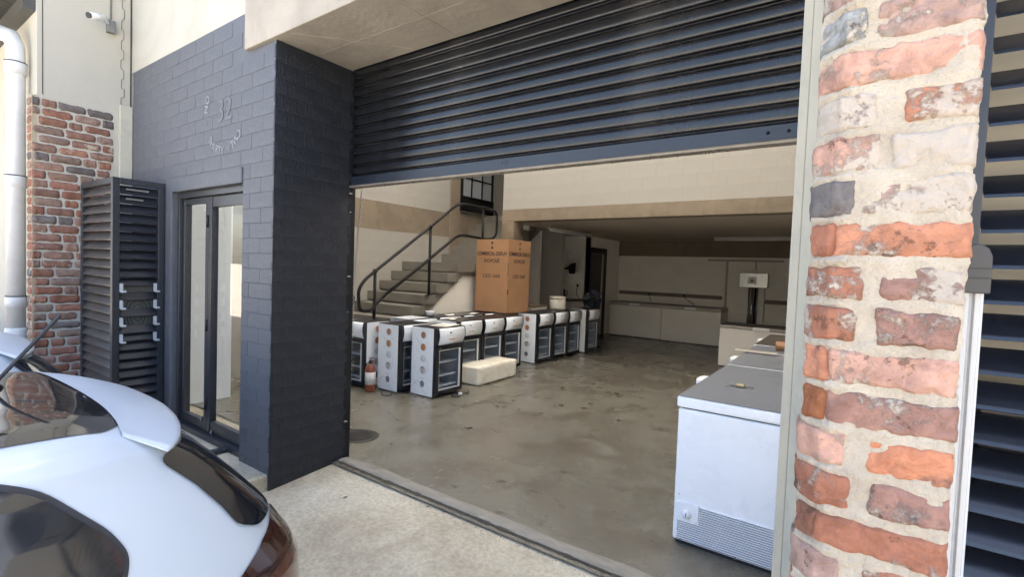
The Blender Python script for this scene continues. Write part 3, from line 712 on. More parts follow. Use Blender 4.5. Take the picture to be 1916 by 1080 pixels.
box_('post',X0,X0+.045,Y0,Y0+.045,-.1,ZT-.05,cg); box_('post',X1-.045,X1,Y0,Y0+.05,-.1,ZT-.05,cg); box_('post',X1-.045,X1,Y1-.055,Y1-.006,-.1,ZT-.05,cg)
box_('top_rail',X0,X1,Y0,Y0+.05,ZT-.05,ZT,cg); box_('top_rail',X1-.05,X1,Y0+.05,Y1-.006,ZT-.05,ZT,cg)
bm1=blade_mesh(X1-X0-.09,'louvre',w=.084,ang=58); bm2=blade_mesh(Y1-Y0-.11,'louvre_shaded',w=.080,ang=60)
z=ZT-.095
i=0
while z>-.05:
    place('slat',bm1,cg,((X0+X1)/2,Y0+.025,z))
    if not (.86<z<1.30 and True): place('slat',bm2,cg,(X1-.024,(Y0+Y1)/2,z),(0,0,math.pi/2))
    elif i%1==0:
        pass
    z-=.0775; i+=1
# open bays with clips, thin rails between
for zc in (1.283,1.14,.995,.855):
    for yy in (Y0+.062,Y1-.075):
        mb=MB(); mb.box(X1-.012,X1+.006,yy-.012,yy+.012,zc-.04,zc+.03); mb.box(X1-.01,X1+.022,yy-.005,yy+.030,zc-.047,zc-.032); mb.build('clip','trunk2',parent=cg,bevel=.002)
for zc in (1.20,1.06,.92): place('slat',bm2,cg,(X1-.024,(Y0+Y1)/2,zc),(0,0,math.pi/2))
for zz,l in ((2.10,.16),(2.02,.12)): 
    mb=MB(); mb.box(X1+.001,X1+.006,Y0+.09,Y0+.09+l,zz-.007,zz+.007); mb.build('louvre_clip','steel',parent=cg)
# condenser seen inside
ac=empty('cage_box',(-5.4,1.62,.2),'grey air conditioner condenser with round fan inside the left cage','air conditioner')
mb=MB(); mb.box(-5.72,-5.12,1.50,1.76,.70,1.30); mb.build('casing','galv',parent=ac,bevel=.01)
mb=MB(); 
for r_ in (.05,.09,.13,.17): mb.tube([(-5.115,1.63+r_*.6*math.cos(a),1.03+r_*math.sin(a)) for a in [i*math.pi/12 for i in range(24)]],.003,4,closed=True)
mb.build('fan_guard','blk',parent=ac)
mb=MB(); mb.box(-5.7,-5.14,1.52,1.74,-.1,.70); mb.build('stand','blk',parent=ac)
mb=MB(); mb.box(X0+.05,X1-.06,1.785,1.795,-.1,ZT-.06)
# right-hand cage
cg2=empty('louvred_cage',(.65,1.6,0),'dark louvred cage at the right edge, beside the near brick pier','cage','louvred cages on the facade')
Y0r=1.50
box_('post',.172,.215,Y0r,Y0r+.045,-.1,2.6,cg2); box_('post',2.2,2.245,Y0r,Y0r+.045,-.1,2.6,cg2); box_('top_rail',.172,2.245,Y0r,Y0r+.05,2.6,2.65,cg2)
MT['louvre_r']=mat('blue_black_louvre',(.010,.012,.018),.24,.25,7,.04,30,randobj=.2,spec=.7)
bm3=blade_mesh(1.98,'louvre_r',w=.078,t=.0035,ang=44)
z=2.56
while z>-.05:
    place('slat',bm3,cg2,(1.2075,Y0r+.028,z)); z-=.0785
bm4=blade_mesh(.98,'louvre',w=.05,t=.006,ang=0)
box_('back_panel',.18,2.24,1.782,1.792,-.1,2.60,cg2,'cream',0)
mb=MB(); mb.box(.148,4.5,1.80,2.1,-.4,5.2); bpart('right_wall',mb,'cream')
for (xx,zz) in ((.33,2.03),(.33,1.955)): 
    mb=MB(); mb.box(xx-.03,xx+.03,Y0r-.012,Y0r-.006,zz-.008,zz+.008); mb.build('louvre_clip','white_pl',parent=cg2,bevel=.003)
dark_box=empty('cage_box',(.9,1.66,.2),'dark box added behind the right hand cage slats to make the lower gaps dark','air conditioner')  # added dark box, stands in for the shade behind the lower slats
mb=MB(); mb.box(.24,1.6,1.575,1.765,-.1,1.27); mb.build('casing','blk',parent=dark_box,bevel=.01)
# white trunking with cap
tr=empty('pipe_trunking',(.2,1.38,0),'white fluted plastic pipe trunking with a grey domed cap beside the near pier','trunking')
mb=MB(); P=[(.178,1.42),(.178,1.398),(.182,1.392),(.190,1.392),(.193,1.398),(.196,1.398),(.199,1.390),(.207,1.390),(.210,1.398),(.214,1.400),(.214,1.42)]
mb.prism(P,'z',-.1,1.545,smooth=False); MT['trunk']=flat('trunking_plastic',(.50,.51,.52),.4)
mb.build('channel','trunk',parent=tr,bevel=.001)
MT['capgrey']=flat('grey_cap_plastic',(.045,.044,.046),.45)
mb=MB(); prof=[(.174+.0,1.535),(.174,1.615),(.180,1.630),(.192,1.638),(.204,1.636),(.214,1.628),(.220,1.612),(.220,1.535)]
mb.prism(prof,'y',1.378,1.425); mb.build('cap','capgrey',parent=tr,bevel=.003)
mb=MB(); mb.box(.173,.221,1.376,1.426,1.565,1.568); mb.box(.173,.221,1.376,1.426,1.585,1.588); mb.build('cap_rib','blk',parent=tr)

# ------------------------------------------------------------------ downpipe, cctv
dp=empty('downpipe',(-6.1,1.04,.7),'white downpipe running down the wall at the left edge','downpipe')
mb=MB(); r_=.064
pts=[(-6.85,.55,3.56),(-6.6,.70,3.53),(-6.25,.95,3.46),(-6.15,1.02,3.42),(-6.11,1.04,3.33),(-6.10,1.04,3.2),(-6.10,1.04,.72)]
mb.tube(pts,r_,20); mb.build('pipe','pipe',parent=dp)
for zz in (3.14,2.16,1.10):
    mb=MB(); mb.lathe([(.069,-.05),(.074,-.048),(.074,.046),(.0705,.05),(.0695,.052)],(-6.10,1.04,zz),20); mb.build('collar','pipe',parent=dp)
    mb=MB(); mb.lathe([(.0752,.047),(.0752,.055)],(-6.10,1.04,zz),20); mb.build('strap','rubber',parent=dp)
mb=MB(); mb.lathe([(.074,.70-.7),(.078,.72-.7),(.080,.80-.7),(.076,.86-.7),(.070,.87-.7)],(-6.10,1.04,.70),20); mb.build('foot_socket','pipe',parent=dp)
cc=empty('security_camera',(-5.82,1.62,3.68),'small white bullet security camera on the cream wall, top left','camera')
mb=MB(); mb.box(-5.86,-5.80,1.60,1.66,3.62,3.73); mb.build('junction_box','galv',parent=cc,bevel=.004)
mb=MB(); mb.tube([(-5.80,1.60,3.69),(-5.75,1.56,3.70),(-5.73,1.53,3.69)],.012,8); mb.build('bracket','white_pl',parent=cc)
mb=MB(); mb.tube([(-5.74,1.55,3.70),(-5.68,1.44,3.66),(-5.675,1.432,3.657)],[.030,.030,.022],14); mb.build('body','white_pl',parent=cc)
mb=MB(); mb.tube([(-5.676,1.434,3.658),(-5.671,1.424,3.655)],.026,14); mb.build('lens','blk',parent=cc)
mb=MB(); mb.tube([(-5.852,1.635,3.73),(-5.852,1.640,5.2)],.007,6); mb.build('conduit','galv',parent=cc)

# painted unit number and lettering on the slate wall
sg=empty('painted_number',(-3.95,1.79,2.66),'faded circular unit number lettering THIRTY TWO on the slate wall','sign')
MT['fadel']=flat('faded_letters',(.24,.25,.27),.6); MT['fadel2']=flat('very_faded_number',(.125,.13,.15),.6)
cx,cz,rr=-3.965,2.665,.30
def arc(txt,a0,da,size,m='fadel',rad=rr,inward=True):
    for i,chh in enumerate(txt):
        a=R(a0+da*i); x=cx+rad*math.cos(a); z=cz+rad*math.sin(a)
        up=Vector((-math.cos(a),0,-math.sin(a))) if inward else Vector((math.cos(a),0,math.sin(a)))
        right=Vector((-math.sin(a),0,math.cos(a))) if inward else Vector((math.sin(a),0,-math.cos(a)))
        mb=textmb(chh,size,face_mat(right,up,(x,YF-.0022,z)),.0005,bold=.001); mb.build('letter',m,parent=sg)
arc('THIRTY',222,8.6,.085); arc('TWO',296,10.5,.085)
arc('NO',170,-14,.085,inward=False)
mb=MB()
for a in (284,190): mb.lathe([(0,0),(.008,.0),(.008,.002)],(cx+rr*math.cos(R(a)),YF-.0025,cz+rr*math.sin(R(a))),10,'y')
mb.build('dot','fadel',parent=sg)
mb=textmb('32',.24,face_mat((1,0,0),(0,0,1),(cx,YF-.0022,cz)),.0005); mb.build('number','fadel2',parent=sg)

# ------------------------------------------------------------------ stairs
st=empty('concrete_staircase',(-5.9,4.9,0),'raw concrete staircase climbing the left wall behind the fridges','staircase')
SX0,SX1=XW+.005,-5.236; RUN=.2443; RS=.166
def sy(i): return 5.955-RUN*(10-i)
def sz(i): return 1.62-RS*(10-i)
for i in range(1,11):
    y0=sy(i); y1=(sy(i+1) if i<10 else 6.93)
    mb=MB(); mb.box(SX0,SX1,y0-.012,y1-.0,sz(i)-.145,sz(i)); mb.box(SX0,SX1-.03,y0+.004,y1,max(0,sz(i)-RS),sz(i)-.145) ; mb.build('step',['conc_stair'],parent=st,bevel=.006)
mb=MB()
poly=[(sy(1),0.0),(sy(1)+.75,.0)]
poly=[(sy(1),0),(sy(2)+.35,0)]
s0=(4.0,0.0)
# waist of the flight, underside parallel to the pitch
sl_=RS/RUN
yb=lambda z: 5.95+.29-(1.343-z)/sl_*1.0
poly=[(sy(1)+.004,0)]
for i in range(1,11):
    poly+= [(sy(i)+.004,sz(i)-.02),(sy(i+1)+.004 if i<10 else 6.93,sz(i)-.02)]
poly+=[(6.93,1.42),(6.12,1.42),(4.10,.0)]
mb.prism(poly,'x',SX0+.01,SX1-.045); mb.build('waist_slab','conc_stair',parent=st)
mb=MB(); mb.prism([(4.28,0),(6.14,1.405),(6.92,1.405),(6.92,0)],'x',-5.42,-5.34); bpart('under_stair_wall',mb,'whitewall')
ytop=[6.934,7.229,7.458,7.68,7.93]; ztop=[1.786,1.967,2.141,2.297,2.474]
ytop=[6.934+.25*i for i in range(6)]; ztop=[1.62+.171*(i+1) for i in range(6)]
for i in range(6):
    mb=MB(); y1=ytop[i+1] if i<5 else 9.2
    mb.box(SX0,-5.22,ytop[i],y1,ztop[i]-.17,ztop[i]); mb.build('step','conc_stair',parent=st,bevel=.006)
# handrail
hr=empty('tubular_handrail',(-5.2,5.3,1.1),'black tubular handrail with two rails on the concrete staircase','handrail')
HX=-5.2
def rnd(pts,r,seg=6):
    out=[Vector(pts[0])]
    for a,b,c in zip(pts[:-2],pts[1:-1],pts[2:]):
        a,b,c=Vector(a),Vector(b),Vector(c); d1=(a-b); d2=(c-b); l=min(r,d1.length*.48,d2.length*.48); p=b+d1.normalized()*l; q=b+d2.normalized()*l
        for k in range(seg+1):
            t=k/seg; out.append(p*(1-t)**2+b*2*t*(1-t)+q*t*t)
    out.append(Vector(pts[-1])); return out
loop=[(HX,4.50,1.20),(HX,4.18,.935),(HX,4.02,.95),(HX,4.0,1.22),(HX,4.10,1.35),(HX,5.258,2.135),(HX,5.86,2.558),(HX,6.62,2.56),(HX,6.87,2.54),(HX,6.87,2.09),(HX,6.6,2.04),(HX,5.90,2.074),(HX,5.258,1.663),(HX,4.50,1.18)]
mb=MB(); mb.tube(rnd(loop,.14),.022,10); mb.build('rail','blackpaint',parent=hr)
for (y,zb,zt_) in ((4.26,.456,1.46),(5.258,1.12,2.135),(6.486,1.62,2.56)):
    mb=MB(); mb.tube([(HX,y,zb),(HX,y,zt_)],.021,10); mb.lathe([(.05,0),(.05,.008),(.0,.009)],(HX,y,zb),12); mb.lathe([(.0,-.034),(.030,-.02),(.034,0),(.030,.02),(0,.034)],(HX,y,zt_),12)
    mb.build('baluster','blackpaint',parent=hr)
# landing gate on the left wall
gt=empty('landing_gate',(XW+.05,7.9,2.68),'black steel landing door with small panes at the head of the stairs','door')
GX=XW+.04
def gb(name,y0,y1,z0,z1,x0=GX,x1=GX+.03,m='blackpaint'):
    mb=MB(); mb.box(x0,x1,y0,y1,z0,z1); return mb.build(name,m,parent=gt)
gb('kick_panel',7.38,8.40,2.68,2.97,GX,GX+.05)
gb('stile',7.38,7.43,2.97,3.9); gb('stile',8.34,8.40,2.97,3.9); gb('glazing_bar',7.68,7.71,2.98,3.9); gb('glazing_bar',8.01,8.04,2.98,3.9); gb('glazing_bar',7.43,8.34,3.32,3.35,GX+.002,GX+.028); gb('glazing_bar',7.43,8.34,3.62,3.65,GX+.002,GX+.028)
for (a,b) in ((7.43,7.68),(7.71,8.01),(8.04,8.34)):
    for (c,d) in ((2.97,3.32),(3.35,3.62),(3.65,3.9)): gb('pane',a,b,c,d,GX+.010,GX+.016,'fr_in')

# ------------------------------------------------------------------ fridges
G_F='small glass door display coolers standing in the hall'
CW,CD,CHh=.49,.40,.83
def fridge(label):
    """front faces +X; origin on the floor under the centre"""
    t=empty('display_cooler',(0,0,0),label,'display cooler',G_F)
    fx=CD/2; bx=-CD/2; a=-CW/2; b=CW/2
    t['_loc']=1
    # cabinet as an open tub so that the inside shows
    mb=MB(); wl=.035
    mb.box(bx,fx-.055,a,a+wl,.03,CHh-.02); mb.box(bx,fx-.055,b-wl,b,.03,CHh-.02); mb.box(bx,bx+wl,a+wl,b-wl,.03,CHh-.02); mb.box(bx+wl,fx-.055,a+wl,b-wl,.03,.075)
    mb.box(bx+wl,fx-.055,a+wl,b-wl,.61,CHh-.02)
    mb.build('cabinet','blk',parent=t,bevel=.004)
    mb=MB(); q=wl+.002
    mb.quad((bx+q,a+q,.08),(bx+q,b-q,.08),(bx+q,b-q,.608),(bx+q,a+q,.608)); mb.quad((bx+q,a+q,.08),(fx-.06,a+q,.08),(fx-.06,a+q,.608),(bx+q,a+q,.608)); mb.quad((bx+q,b-q,.08),(fx-.06,b-q,.08),(fx-.06,b-q,.608),(bx+q,b-q,.608)); mb.quad((bx+q,a+q,.078),(fx-.06,a+q,.078),(fx-.06,b-q,.078),(bx+q,b-q,.078))
    mb.build('liner','fr_in',parent=t,fix=False)
    mb=MB(); mb.box(bx,fx-.02,a,b,CHh-.02,CHh); mb.build('top_panel','blk',parent=t,bevel=.004)
    # curved light header
    P=[]
    for i in range(9):
        u=i/8; P.append((fx-.045+.062*math.sin(math.pi*(.14+.62*u))**.8,.625+.195*u))
    poly=P+[(fx-.055,.82),(fx-.055,.625)]
    mb=MB(); mb.prism(poly,'y',a+.035,b-.008,0,True); mb.build('header_panel','white_pl2',parent=t)
    poly2=[(x+.004 if i<9 else x,z) for i,(x,z) in enumerate(poly)]
    poly2=[(x,z+(.005 if i in (7,8,9) else (-.005 if i in(0,1,10) else 0))) for i,(x,z) in enumerate(poly2)]
    mb=MB(); mb.prism(poly2,'y',a,a+.035); mb.build('header_end','blk',parent=t)
    mb=MB(); mb.prism(poly2,'y',b-.008,b); mb.build('header_end','blk',parent=t)
    hx=fx+.0195
    mb=MB(); 
    mb.add([(hx,-.02+.017*math.cos(q_),.775+.020*math.sin(q_)) for q_ in [i*math.pi/6 for i in range(6,13)]]+[(hx,-.014+.009*math.cos(q_),.781+.014*math.sin(q_)) for q_ in [i*math.pi/6 for i in range(12,5,-1)]],[tuple(range(14))]); 
    mb.build('logo','tail_amber',parent=t)
    mb=MB(); mb.tube([(hx-.0005,-.09+.2*i/24,.735+.012*math.sin(i*1.5)*(1-i/30)) for i in range(25)],.0012,4); mb.build('script_print','greyprint',parent=t)
    mb=MB(); mb.box(fx+.0155,fx+.0175,-.045,.055,.682,.694); mb.build('print_strip','tape',parent=t)
    # door
    mb=MB(); d0,d1=fx-.05,fx-.008
    for (y0,y1,z0,z1) in ((a+.004,a+.062,.035,.62),(b-.045,b-.004,.035,.62),(a+.062,b-.045,.565,.62),(a+.062,b-.045,.035,.085)): mb.box(d0,d1,y0,y1,z0,z1)
    dd=mb.build('door','blk',parent=t,bevel=.003)
    mb=MB()
    for (y0,y1,z0,z1) in ((a+.062,a+.070,.085,.565),(b-.075,b-.045,.085,.565),(a+.070,b-.075,.557,.565),(a+.070,b-.075,.085,.095)): mb.box(d1-.014,d1-.004,y0,y1,z0,z1)
    mb.build('inner_frame','fr_in2',parent=dd,fix=True)
    mb=MB(); mb.quad((d1-.02,a+.062,.085),(d1-.02,b-.045,.085),(d1-.02,b-.045,.565),(d1-.02,a+.062,.565)); mb.build('glass','fglass',parent=dd)
    mb=MB(); mb.lathe([(.008,0),(.006,.004),(0,.005)],(d1,-.17,.592),10,'x'); mb.build('lock','steel',parent=dd)
    for zs in (.40,.24,.115):
        mb=MB()
        for k in range(9): x=bx+.05+k*.033; mb.tube([(x,a+.045,zs),(x,b-.045,zs)],.0022,4)
        mb.tube([(bx+.05,a+.06,zs+.003),(fx-.075,a+.06,zs+.003)],.003,4); mb.tube([(bx+.05,b-.06,zs+.003),(fx-.075,b-.06,zs+.003)],.003,4); mb.box(fx-.082,fx-.074,a+.045,b-.045,zs-.006,zs+.016)
        mb.build('wire_shelf','fr_in2',parent=t)
    mb=MB()
    for yy in (a+.10,b-.13): mb.box(bx+.040,bx+.046,yy,yy+.014,.09,.59)
    mb.build('shelf_ladder','fr_in2',parent=t)
    # printed side panels (both sides)
    for sgn,yy in ((-1,a-.003),(1,b+.003)):
        mb=MB(); mb.box(bx,fx-.045,min(yy,yy-sgn*.003),max(yy,yy-sgn*.003),.015,CHh-.008); p=mb.build('side_panel','white_pl2',parent=t)
        yy2=yy+sgn*.0008
        cxp=bx+.5*(fx-.045-bx)+.01
        mb=MB(); spec=[(.735,.038,0),(.590,.040,1),(.458,.038,2),(.318,.042,3),(.150,.038,4)]
        for zc,r_,mi in spec:
            n_=18; mb=MB()
            if mi<4: mb.add([(cxp+.010+r_*1.3*math.cos(2*math.pi*i/n_),yy2-sgn*.0003,zc-.006+r_*1.2*math.sin(2*math.pi*i/n_)) for i in range(n_)],[tuple(range(n_))],1)
            mb.add([(cxp+r_*.95*math.cos(2*math.pi*i/n_),yy2,zc+r_*1.05*math.sin(2*math.pi*i/n_)) for i in range(n_)],[tuple(range(n_))],0)
            mb.build('food_picture' if mi<4 else 'badge_print',[['scoopa','scoopb','scoopc','scoopd','badge'][mi],'plateprint'],parent=p,fix=False)
        mb=MB()
        def ribbon(pts,w_):
            for (p0,p1) in zip(pts[:-1],pts[1:]):
                dx,dz=p1[0]-p0[0],p1[1]-p0[1]; l=math.hypot(dx,dz)+1e-9; nx_,nz_=-dz/l*w_/2,dx/l*w_/2
                mb.quad((p0[0]+nx_,yy2-sgn*.0003,p0[1]+nz_),(p1[0]+nx_,yy2-sgn*.0003,p1[1]+nz_),(p1[0]-nx_,yy2-sgn*.0003,p1[1]-nz_),(p0[0]-nx_,yy2-sgn*.0003,p0[1]-nz_))
        ribbon([(bx+.06+.22*i/20,.69-.07*math.sin(i/20*2.6)-.0*i) for i in range(21)],.007)
        ribbon([(cxp+.09*math.cos(q_),.36+.10*math.sin(q_)) for q_ in [i*.17-.9 for i in range(16)]],.006)
        ribbon([(bx+.02+.20*i/20,.05+.0*i+.22*math.sin(i/20*1.7+.2)*(1-i/28)) for i in range(21)],.010)
        ribbon([(bx+.05+.25*i/20,.03+.13*math.sin(i/20*2.5+.9)*(1-i/24)) for i in range(21)],.006)
        ribbon([(bx+.10+.02*math.cos(q_),.56+.03*math.sin(q_)) for q_ in [i*.5 for i in range(13)]],.004)
        ribbon([(cxp-.03,.215),(cxp+.03,.215)],.012)
        mb.build('swirl_print','swirl',parent=p,fix=False)
    for (xx,yy) in ((bx+.03,a+.03),(bx+.03,b-.03),(fx-.09,a+.03),(fx-.09,b-.03)):
        mb=MB(); mb.lathe([(.016,0),(.014,.03)],(xx,yy,0),8); mb.build('foot','blk',parent=t)
    return t
MT['white_pl2']=flat('glossy_white_print_panel',(.80,.84,.90),.3,coat=.3)
MT['fr_in2']=flat('pale_door_liner',(.55,.57,.60),.35)
MT['plateprint']=flat('pale_plate_print',(.62,.66,.72),.5)
MT['scoopa']=mat('pink_brown_scoop_print',(.36,.16,.10),.5,.5,50); MT['scoopb']=mat('caramel_scoop_print',(.40,.17,.07),.5,.45,45)
MT['scoopc']=mat('vanilla_scoop_print',(.60,.64,.68),.5,.3,30); MT['scoopd']=mat('cookie_scoop_print',(.42,.42,.42),.5,.8,45,stain=(.10,.09,.08),stscale=30); MT['badge']=mat('grey_badge_print',(.17,.19,.23),.5,.5,60)
def drop_flag(o):
    if '_loc' in o: del o['_loc']
fr_src=fridge('white sided display cooler nearest the opening, with a printed sheet lying on top')
spots=[(None,(-4.16,4.40,0),0),
 ('second display cooler, printed side facing out just behind the fire extinguisher',(-4.64,4.29,0),0),
 ('display cooler at the far left, turned square to the opening beside the shutter guide',(-5.19,4.10,0),-math.pi/2),
 ('front row display cooler just right of the nearest one, left of the polystyrene block',(-4.48,5.15,0),0),
 ('display cooler in the front row directly behind the middle of the polystyrene block',(-4.48,5.67,0),0),
 ('display cooler in the front row at the near corner below the tall cardboard carton',(-4.48,6.17,0),0),
 ('display cooler in the middle of the row showing its full printed side to the hall',(-4.455,7.08,0),0),
 ('display cooler third from the far end, right of the one with the full printed side',(-4.44,7.58,0),0),
 ('display cooler second from the far end, below the white round bucket',(-4.43,8.07,0),0),
 ('last display cooler of the row, its side wrapped in crumpled plastic film',(-4.37,8.73,0),0),
 ('display cooler in the back row against the stairs, nearest its printed edge',(-5.01,4.80,0),0),
 ('display cooler in the back row under the small glass dish',(-5.01,5.31,0),0),
 ('display cooler in the back row with a white paper scrap on top',(-5.01,5.82,0),0),
 ('display cooler in the back row carrying the tall cardboard carton',(-5.01,6.34,0),0),
 ('display cooler in the back row beside the column under flattened cartons',(-4.89,7.6,0),0),
]
for k_,(lab,loc,rz) in enumerate(spots):
    o=fr_src if k_==0 else copy_tree(fr_src)
    o.location=loc; o.rotation_euler=(0,0,rz+random.uniform(-.012,.012) if k_ else 0)
    if lab: o['label']=lab
    drop_flag(o)
# crumpled film on the last one's side
mb=MB()
mb.grid(lambda u,v:(-4.57+u*.36,8.472-.012-.010*fbm((u*9,v*14,2)),.03+v*.80),20,30); o=mb.build('plastic_film','white_pl'); tag(o,'crumpled white plastic film hanging over the side of the last display cooler','film')
# cords
def cord(pts,lab,r_=.006):
    mb=MB(); mb.tube(rnd(pts,.06,4),r_,6); o=mb.build('power_cord','rubber'); tag(o,lab,'power cord','loose cords of the coolers'); return o
cord([(-4.05,4.50,.01),(-3.93,4.58,.01),(-3.85,4.50,.01),(-3.80,4.40,.012),(-3.86,4.34,.012),(-3.93,4.42,.014),(-3.88,4.53,.016),(-3.85,4.66,.012),(-3.93,4.72,.01)],'black power cord curled in front of the nearest display cooler')
cord([(-4.70,4.0,.01),(-4.62,3.93,.01),(-4.55,3.86,.01),(-4.46,3.86,.012),(-4.43,3.93,.013),(-4.52,3.96,.015),(-4.44,4.05,.014),(-4.36,4.12,.01)],'black power cord looped on the floor beside the fire extinguisher')
cord([(-4.2,9.0,.01),(-4.12,9.05,.02),(-4.05,8.98,.02),(-4.1,8.9,.01)],'black power cord bunched at the foot of the last display cooler',.012)
mb=MB(); mb.box(-3.90,-3.86,4.49,4.53,.0,.03); o=mb.build('plug','white_pl',bevel=.006); tag(o,'small white plug lying on the floor before the nearest cooler','plug')
# things on the coolers
def sheet(name,cx_,cy_,w_,l_,rz,z,lab,cat,m='paper',curl=.02,wav=.004):
    mb=MB(); c,s_=math.cos(rz),math.sin(rz)
    def fn(u,v):
        x=(u-.5)*w_; y=(v-.5)*l_; zz=.003+wav*abs(fbm((u*3,v*3,z*9)))+curl*max(0,u-.75)**2*4
        return (cx_+x*c-y*s_,cy_+x*s_+y*c,z+zz)
    mb.grid(fn,10,10); o=mb.build(name,m); tag(o,lab,cat); return o
TZ=.83
sheet('printed_sheet',-4.13,4.48,.26,.36,.25,TZ,'printed white sheet lying on top of the nearest display cooler','paper','paper',.02)
sheet('blue_print',-4.14,4.40,.12,.14,.25,TZ+.008,'blue picture on the printed sheet atop the nearest cooler','print','paperblue',0,.001)
sheet('flat_board',-5.03,4.74,.34,.40,.05,TZ,'white edged flat board on the back row nearest the stairs','board','paperblue',0,.002)
sheet('paper_scrap',-4.55,5.1,.10,.22,.5,TZ,'small white scrap of paper on the front row of coolers','paper','paper',.03)
sheet('paper_scrap',-4.95,5.45,.12,.24,.9,TZ,'crumpled paper beside the glass dish on the back row','paper','paper',.05,.02)
sheet('paper_scrap',-4.85,5.95,.14,.20,.1,TZ,'white paper scrap just left of the tall carton','paper','paper',.05,.02)
sheet('dark_tray',-5.0,5.8,.36,.9,.02,TZ,'flat dark glossy tray lying across the back row of coolers','tray','blk',0,.001)
mb=MB(); mb.lathe([(.05,0),(.075,.07),(.072,.07),(.048,.006),(.0,.006)],(-5.02,5.12,TZ+.004),14); o=mb.build('glass_dish','fr_in2'); tag(o,'small clear dish standing on the back row of coolers','dish')
# tall carton
cb=empty('cardboard_carton',(-4.87,6.66,TZ+.003),'tall brown cardboard carton marked LSD-268 standing on the coolers','carton')
cx0,cx1,cy0,cy1,cz0,cz1=-5.20,-4.55,6.34,6.98,TZ+.012,2.02
mb=MB(); mb.box(cx0,cx1,cy0,cy1,cz0,cz1); mb.build('carton_body','card',parent=cb,bevel=.006)
mb=MB(); mb.box(cx0,cx1,cy0,cy0+.31,cz1+.001,cz1+.006); mb.box(cx0,cx1,cy0+.32,cy1,cz1+.001,cz1+.008); mb.build('top_flap','card',parent=cb)
mb=MB(); mb.box(cx1+.0005,cx1+.002,cy0+.004,cy0+.03,cz0+.3,cz0+.38); mb.box(cx1+.0005,cx1+.002,cy0+.0,cy0+.012,cz0+.6,cz0+.8); mb.build('torn_edge','ink',parent=cb)
for right,org,sc_ in (((1,0,0),((cx0+cx1)/2,cy0-.0015,0),1),((0,1,0),(cx1+.0015,(cy0+cy1)/2,0),1)):
    o3=Vector(org)
    for txt,size,zz,sp_ in (('COMMERCIAL DISPLAY',.070,1.79,1.06),('SHOWCASE',.070,1.675,1.06),('LSD-268',.088,1.43,1.12)):
        Mx=face_mat(right,(0,0,1),(o3.x,o3.y,zz))@Matrix.Diagonal((.80 if size<.085 else 1.0,1.25 if size<.085 else .9,1,1))
        textmb(txt,size,Mx,.0004,sp_,bold=.0014).build('lettering','ink',parent=cb)
    mb=MB(); e=Vector(right)
    def pt(u,z): p=o3+e*u; return (p.x,p.y,z)
    mb.add([pt(.022*math.cos(i*math.pi/6),1.965+.022*math.sin(i*math.pi/6)) for i in range(12)],[tuple(range(12))]); mb.add([pt(-.028,1.87),pt(.028,1.87),pt(0,1.925)],[(0,1,2)]); mb.build('handling_mark','ink',parent=cb,fix=False)
# polystyrene block
ps=MB(); random.seed(5)
def psb():
    mb=MB(); x0,x1,y0,y1,z0,z1=-4.34,-3.985,4.97,5.88,.0,.255
    bm=bmesh.new(); bmesh.ops.create_cube(bm,size=1)
    for v in bm.verts: v.co=Vector((x0+(v.co.x+.5)*(x1-x0),y0+(v.co.y+.5)*(y1-y0),z0+(v.co.z+.5)*(z1-z0)))
    bmesh.ops.subdivide_edges(bm,edges=bm.edges,cuts=14,use_grid_fill=True)
    c=Vector(((x0+x1)/2,(y0+y1)/2,(z0+z1)/2)); h=Vector(((x1-x0)/2,(y1-y0)/2,(z1-z0)/2)); rr_=.035
    for v in bm.verts:
        p=v.co-c; q=Vector([max(-h[i]+rr_,min(h[i]-rr_,p[i])) for i in range(3)]); d=p-q
        if d.length>1e-6: p=q+d.normalized()*min(d.length,rr_)
        n_=fbm((p.x*9,p.y*9,p.z*9),3); p+=p.normalized()*n_*.006
        if p.z<-h.z*.6 and p.x>h.x*.7: p.z+=.02*max(0,fbm((p.y*7,2,2),3))
        v.co=p+c
    me=bpy.data.meshes.new('polystyrene_block'); bm.to_mesh(me); bm.free(); me.materials.append(MT['poly'])
    for p in me.polygons: p.use_smooth=True
    o=bpy.data.objects.new('polystyrene_block',me); COL.objects.link(o); return o
tag(psb(),'long white polystyrene block on the floor in front of the cooler row','polystyrene block')
# fire extinguisher
fe=empty('fire_extinguisher',(-4.80,3.90,0),'small red brown fire extinguisher with white label on the floor','fire extinguisher')
c=(-4.80,3.90,0)
mb=MB(); mb.lathe([(.058,0),(.062,.01),(.062,.27),(.055,.30),(.035,.325),(.02,.335),(.018,.35)],c,18); mb.build('cylinder','red',parent=fe)
mb=MB(); mb.lathe([(.0628,.09),(.0628,.24)],c,18); mb.build('label','label',parent=fe)
mb=MB(); mb.lathe([(.022,.345),(.022,.37),(.014,.385),(0,.386)],c,10); mb.build('valve','blk',parent=fe)
mb=MB(); mb.tube([(c[0]-.03,c[1],.375),(c[0]+.03,c[1],.385),(c[0]+.085,c[1],.36)],.007,6); mb.tube([(c[0]-.03,c[1],.40),(c[0]+.02,c[1],.41),(c[0]+.07,c[1],.42)],.006,6); mb.build('lever','red',parent=fe)
mb=MB(); mb.tube([(c[0]-.02,c[1],.36),(c[0]-.06,c[1]-.01,.33),(c[0]-.068,c[1]-.01,.2)],.007,6); mb.build('hose','rubber',parent=fe)
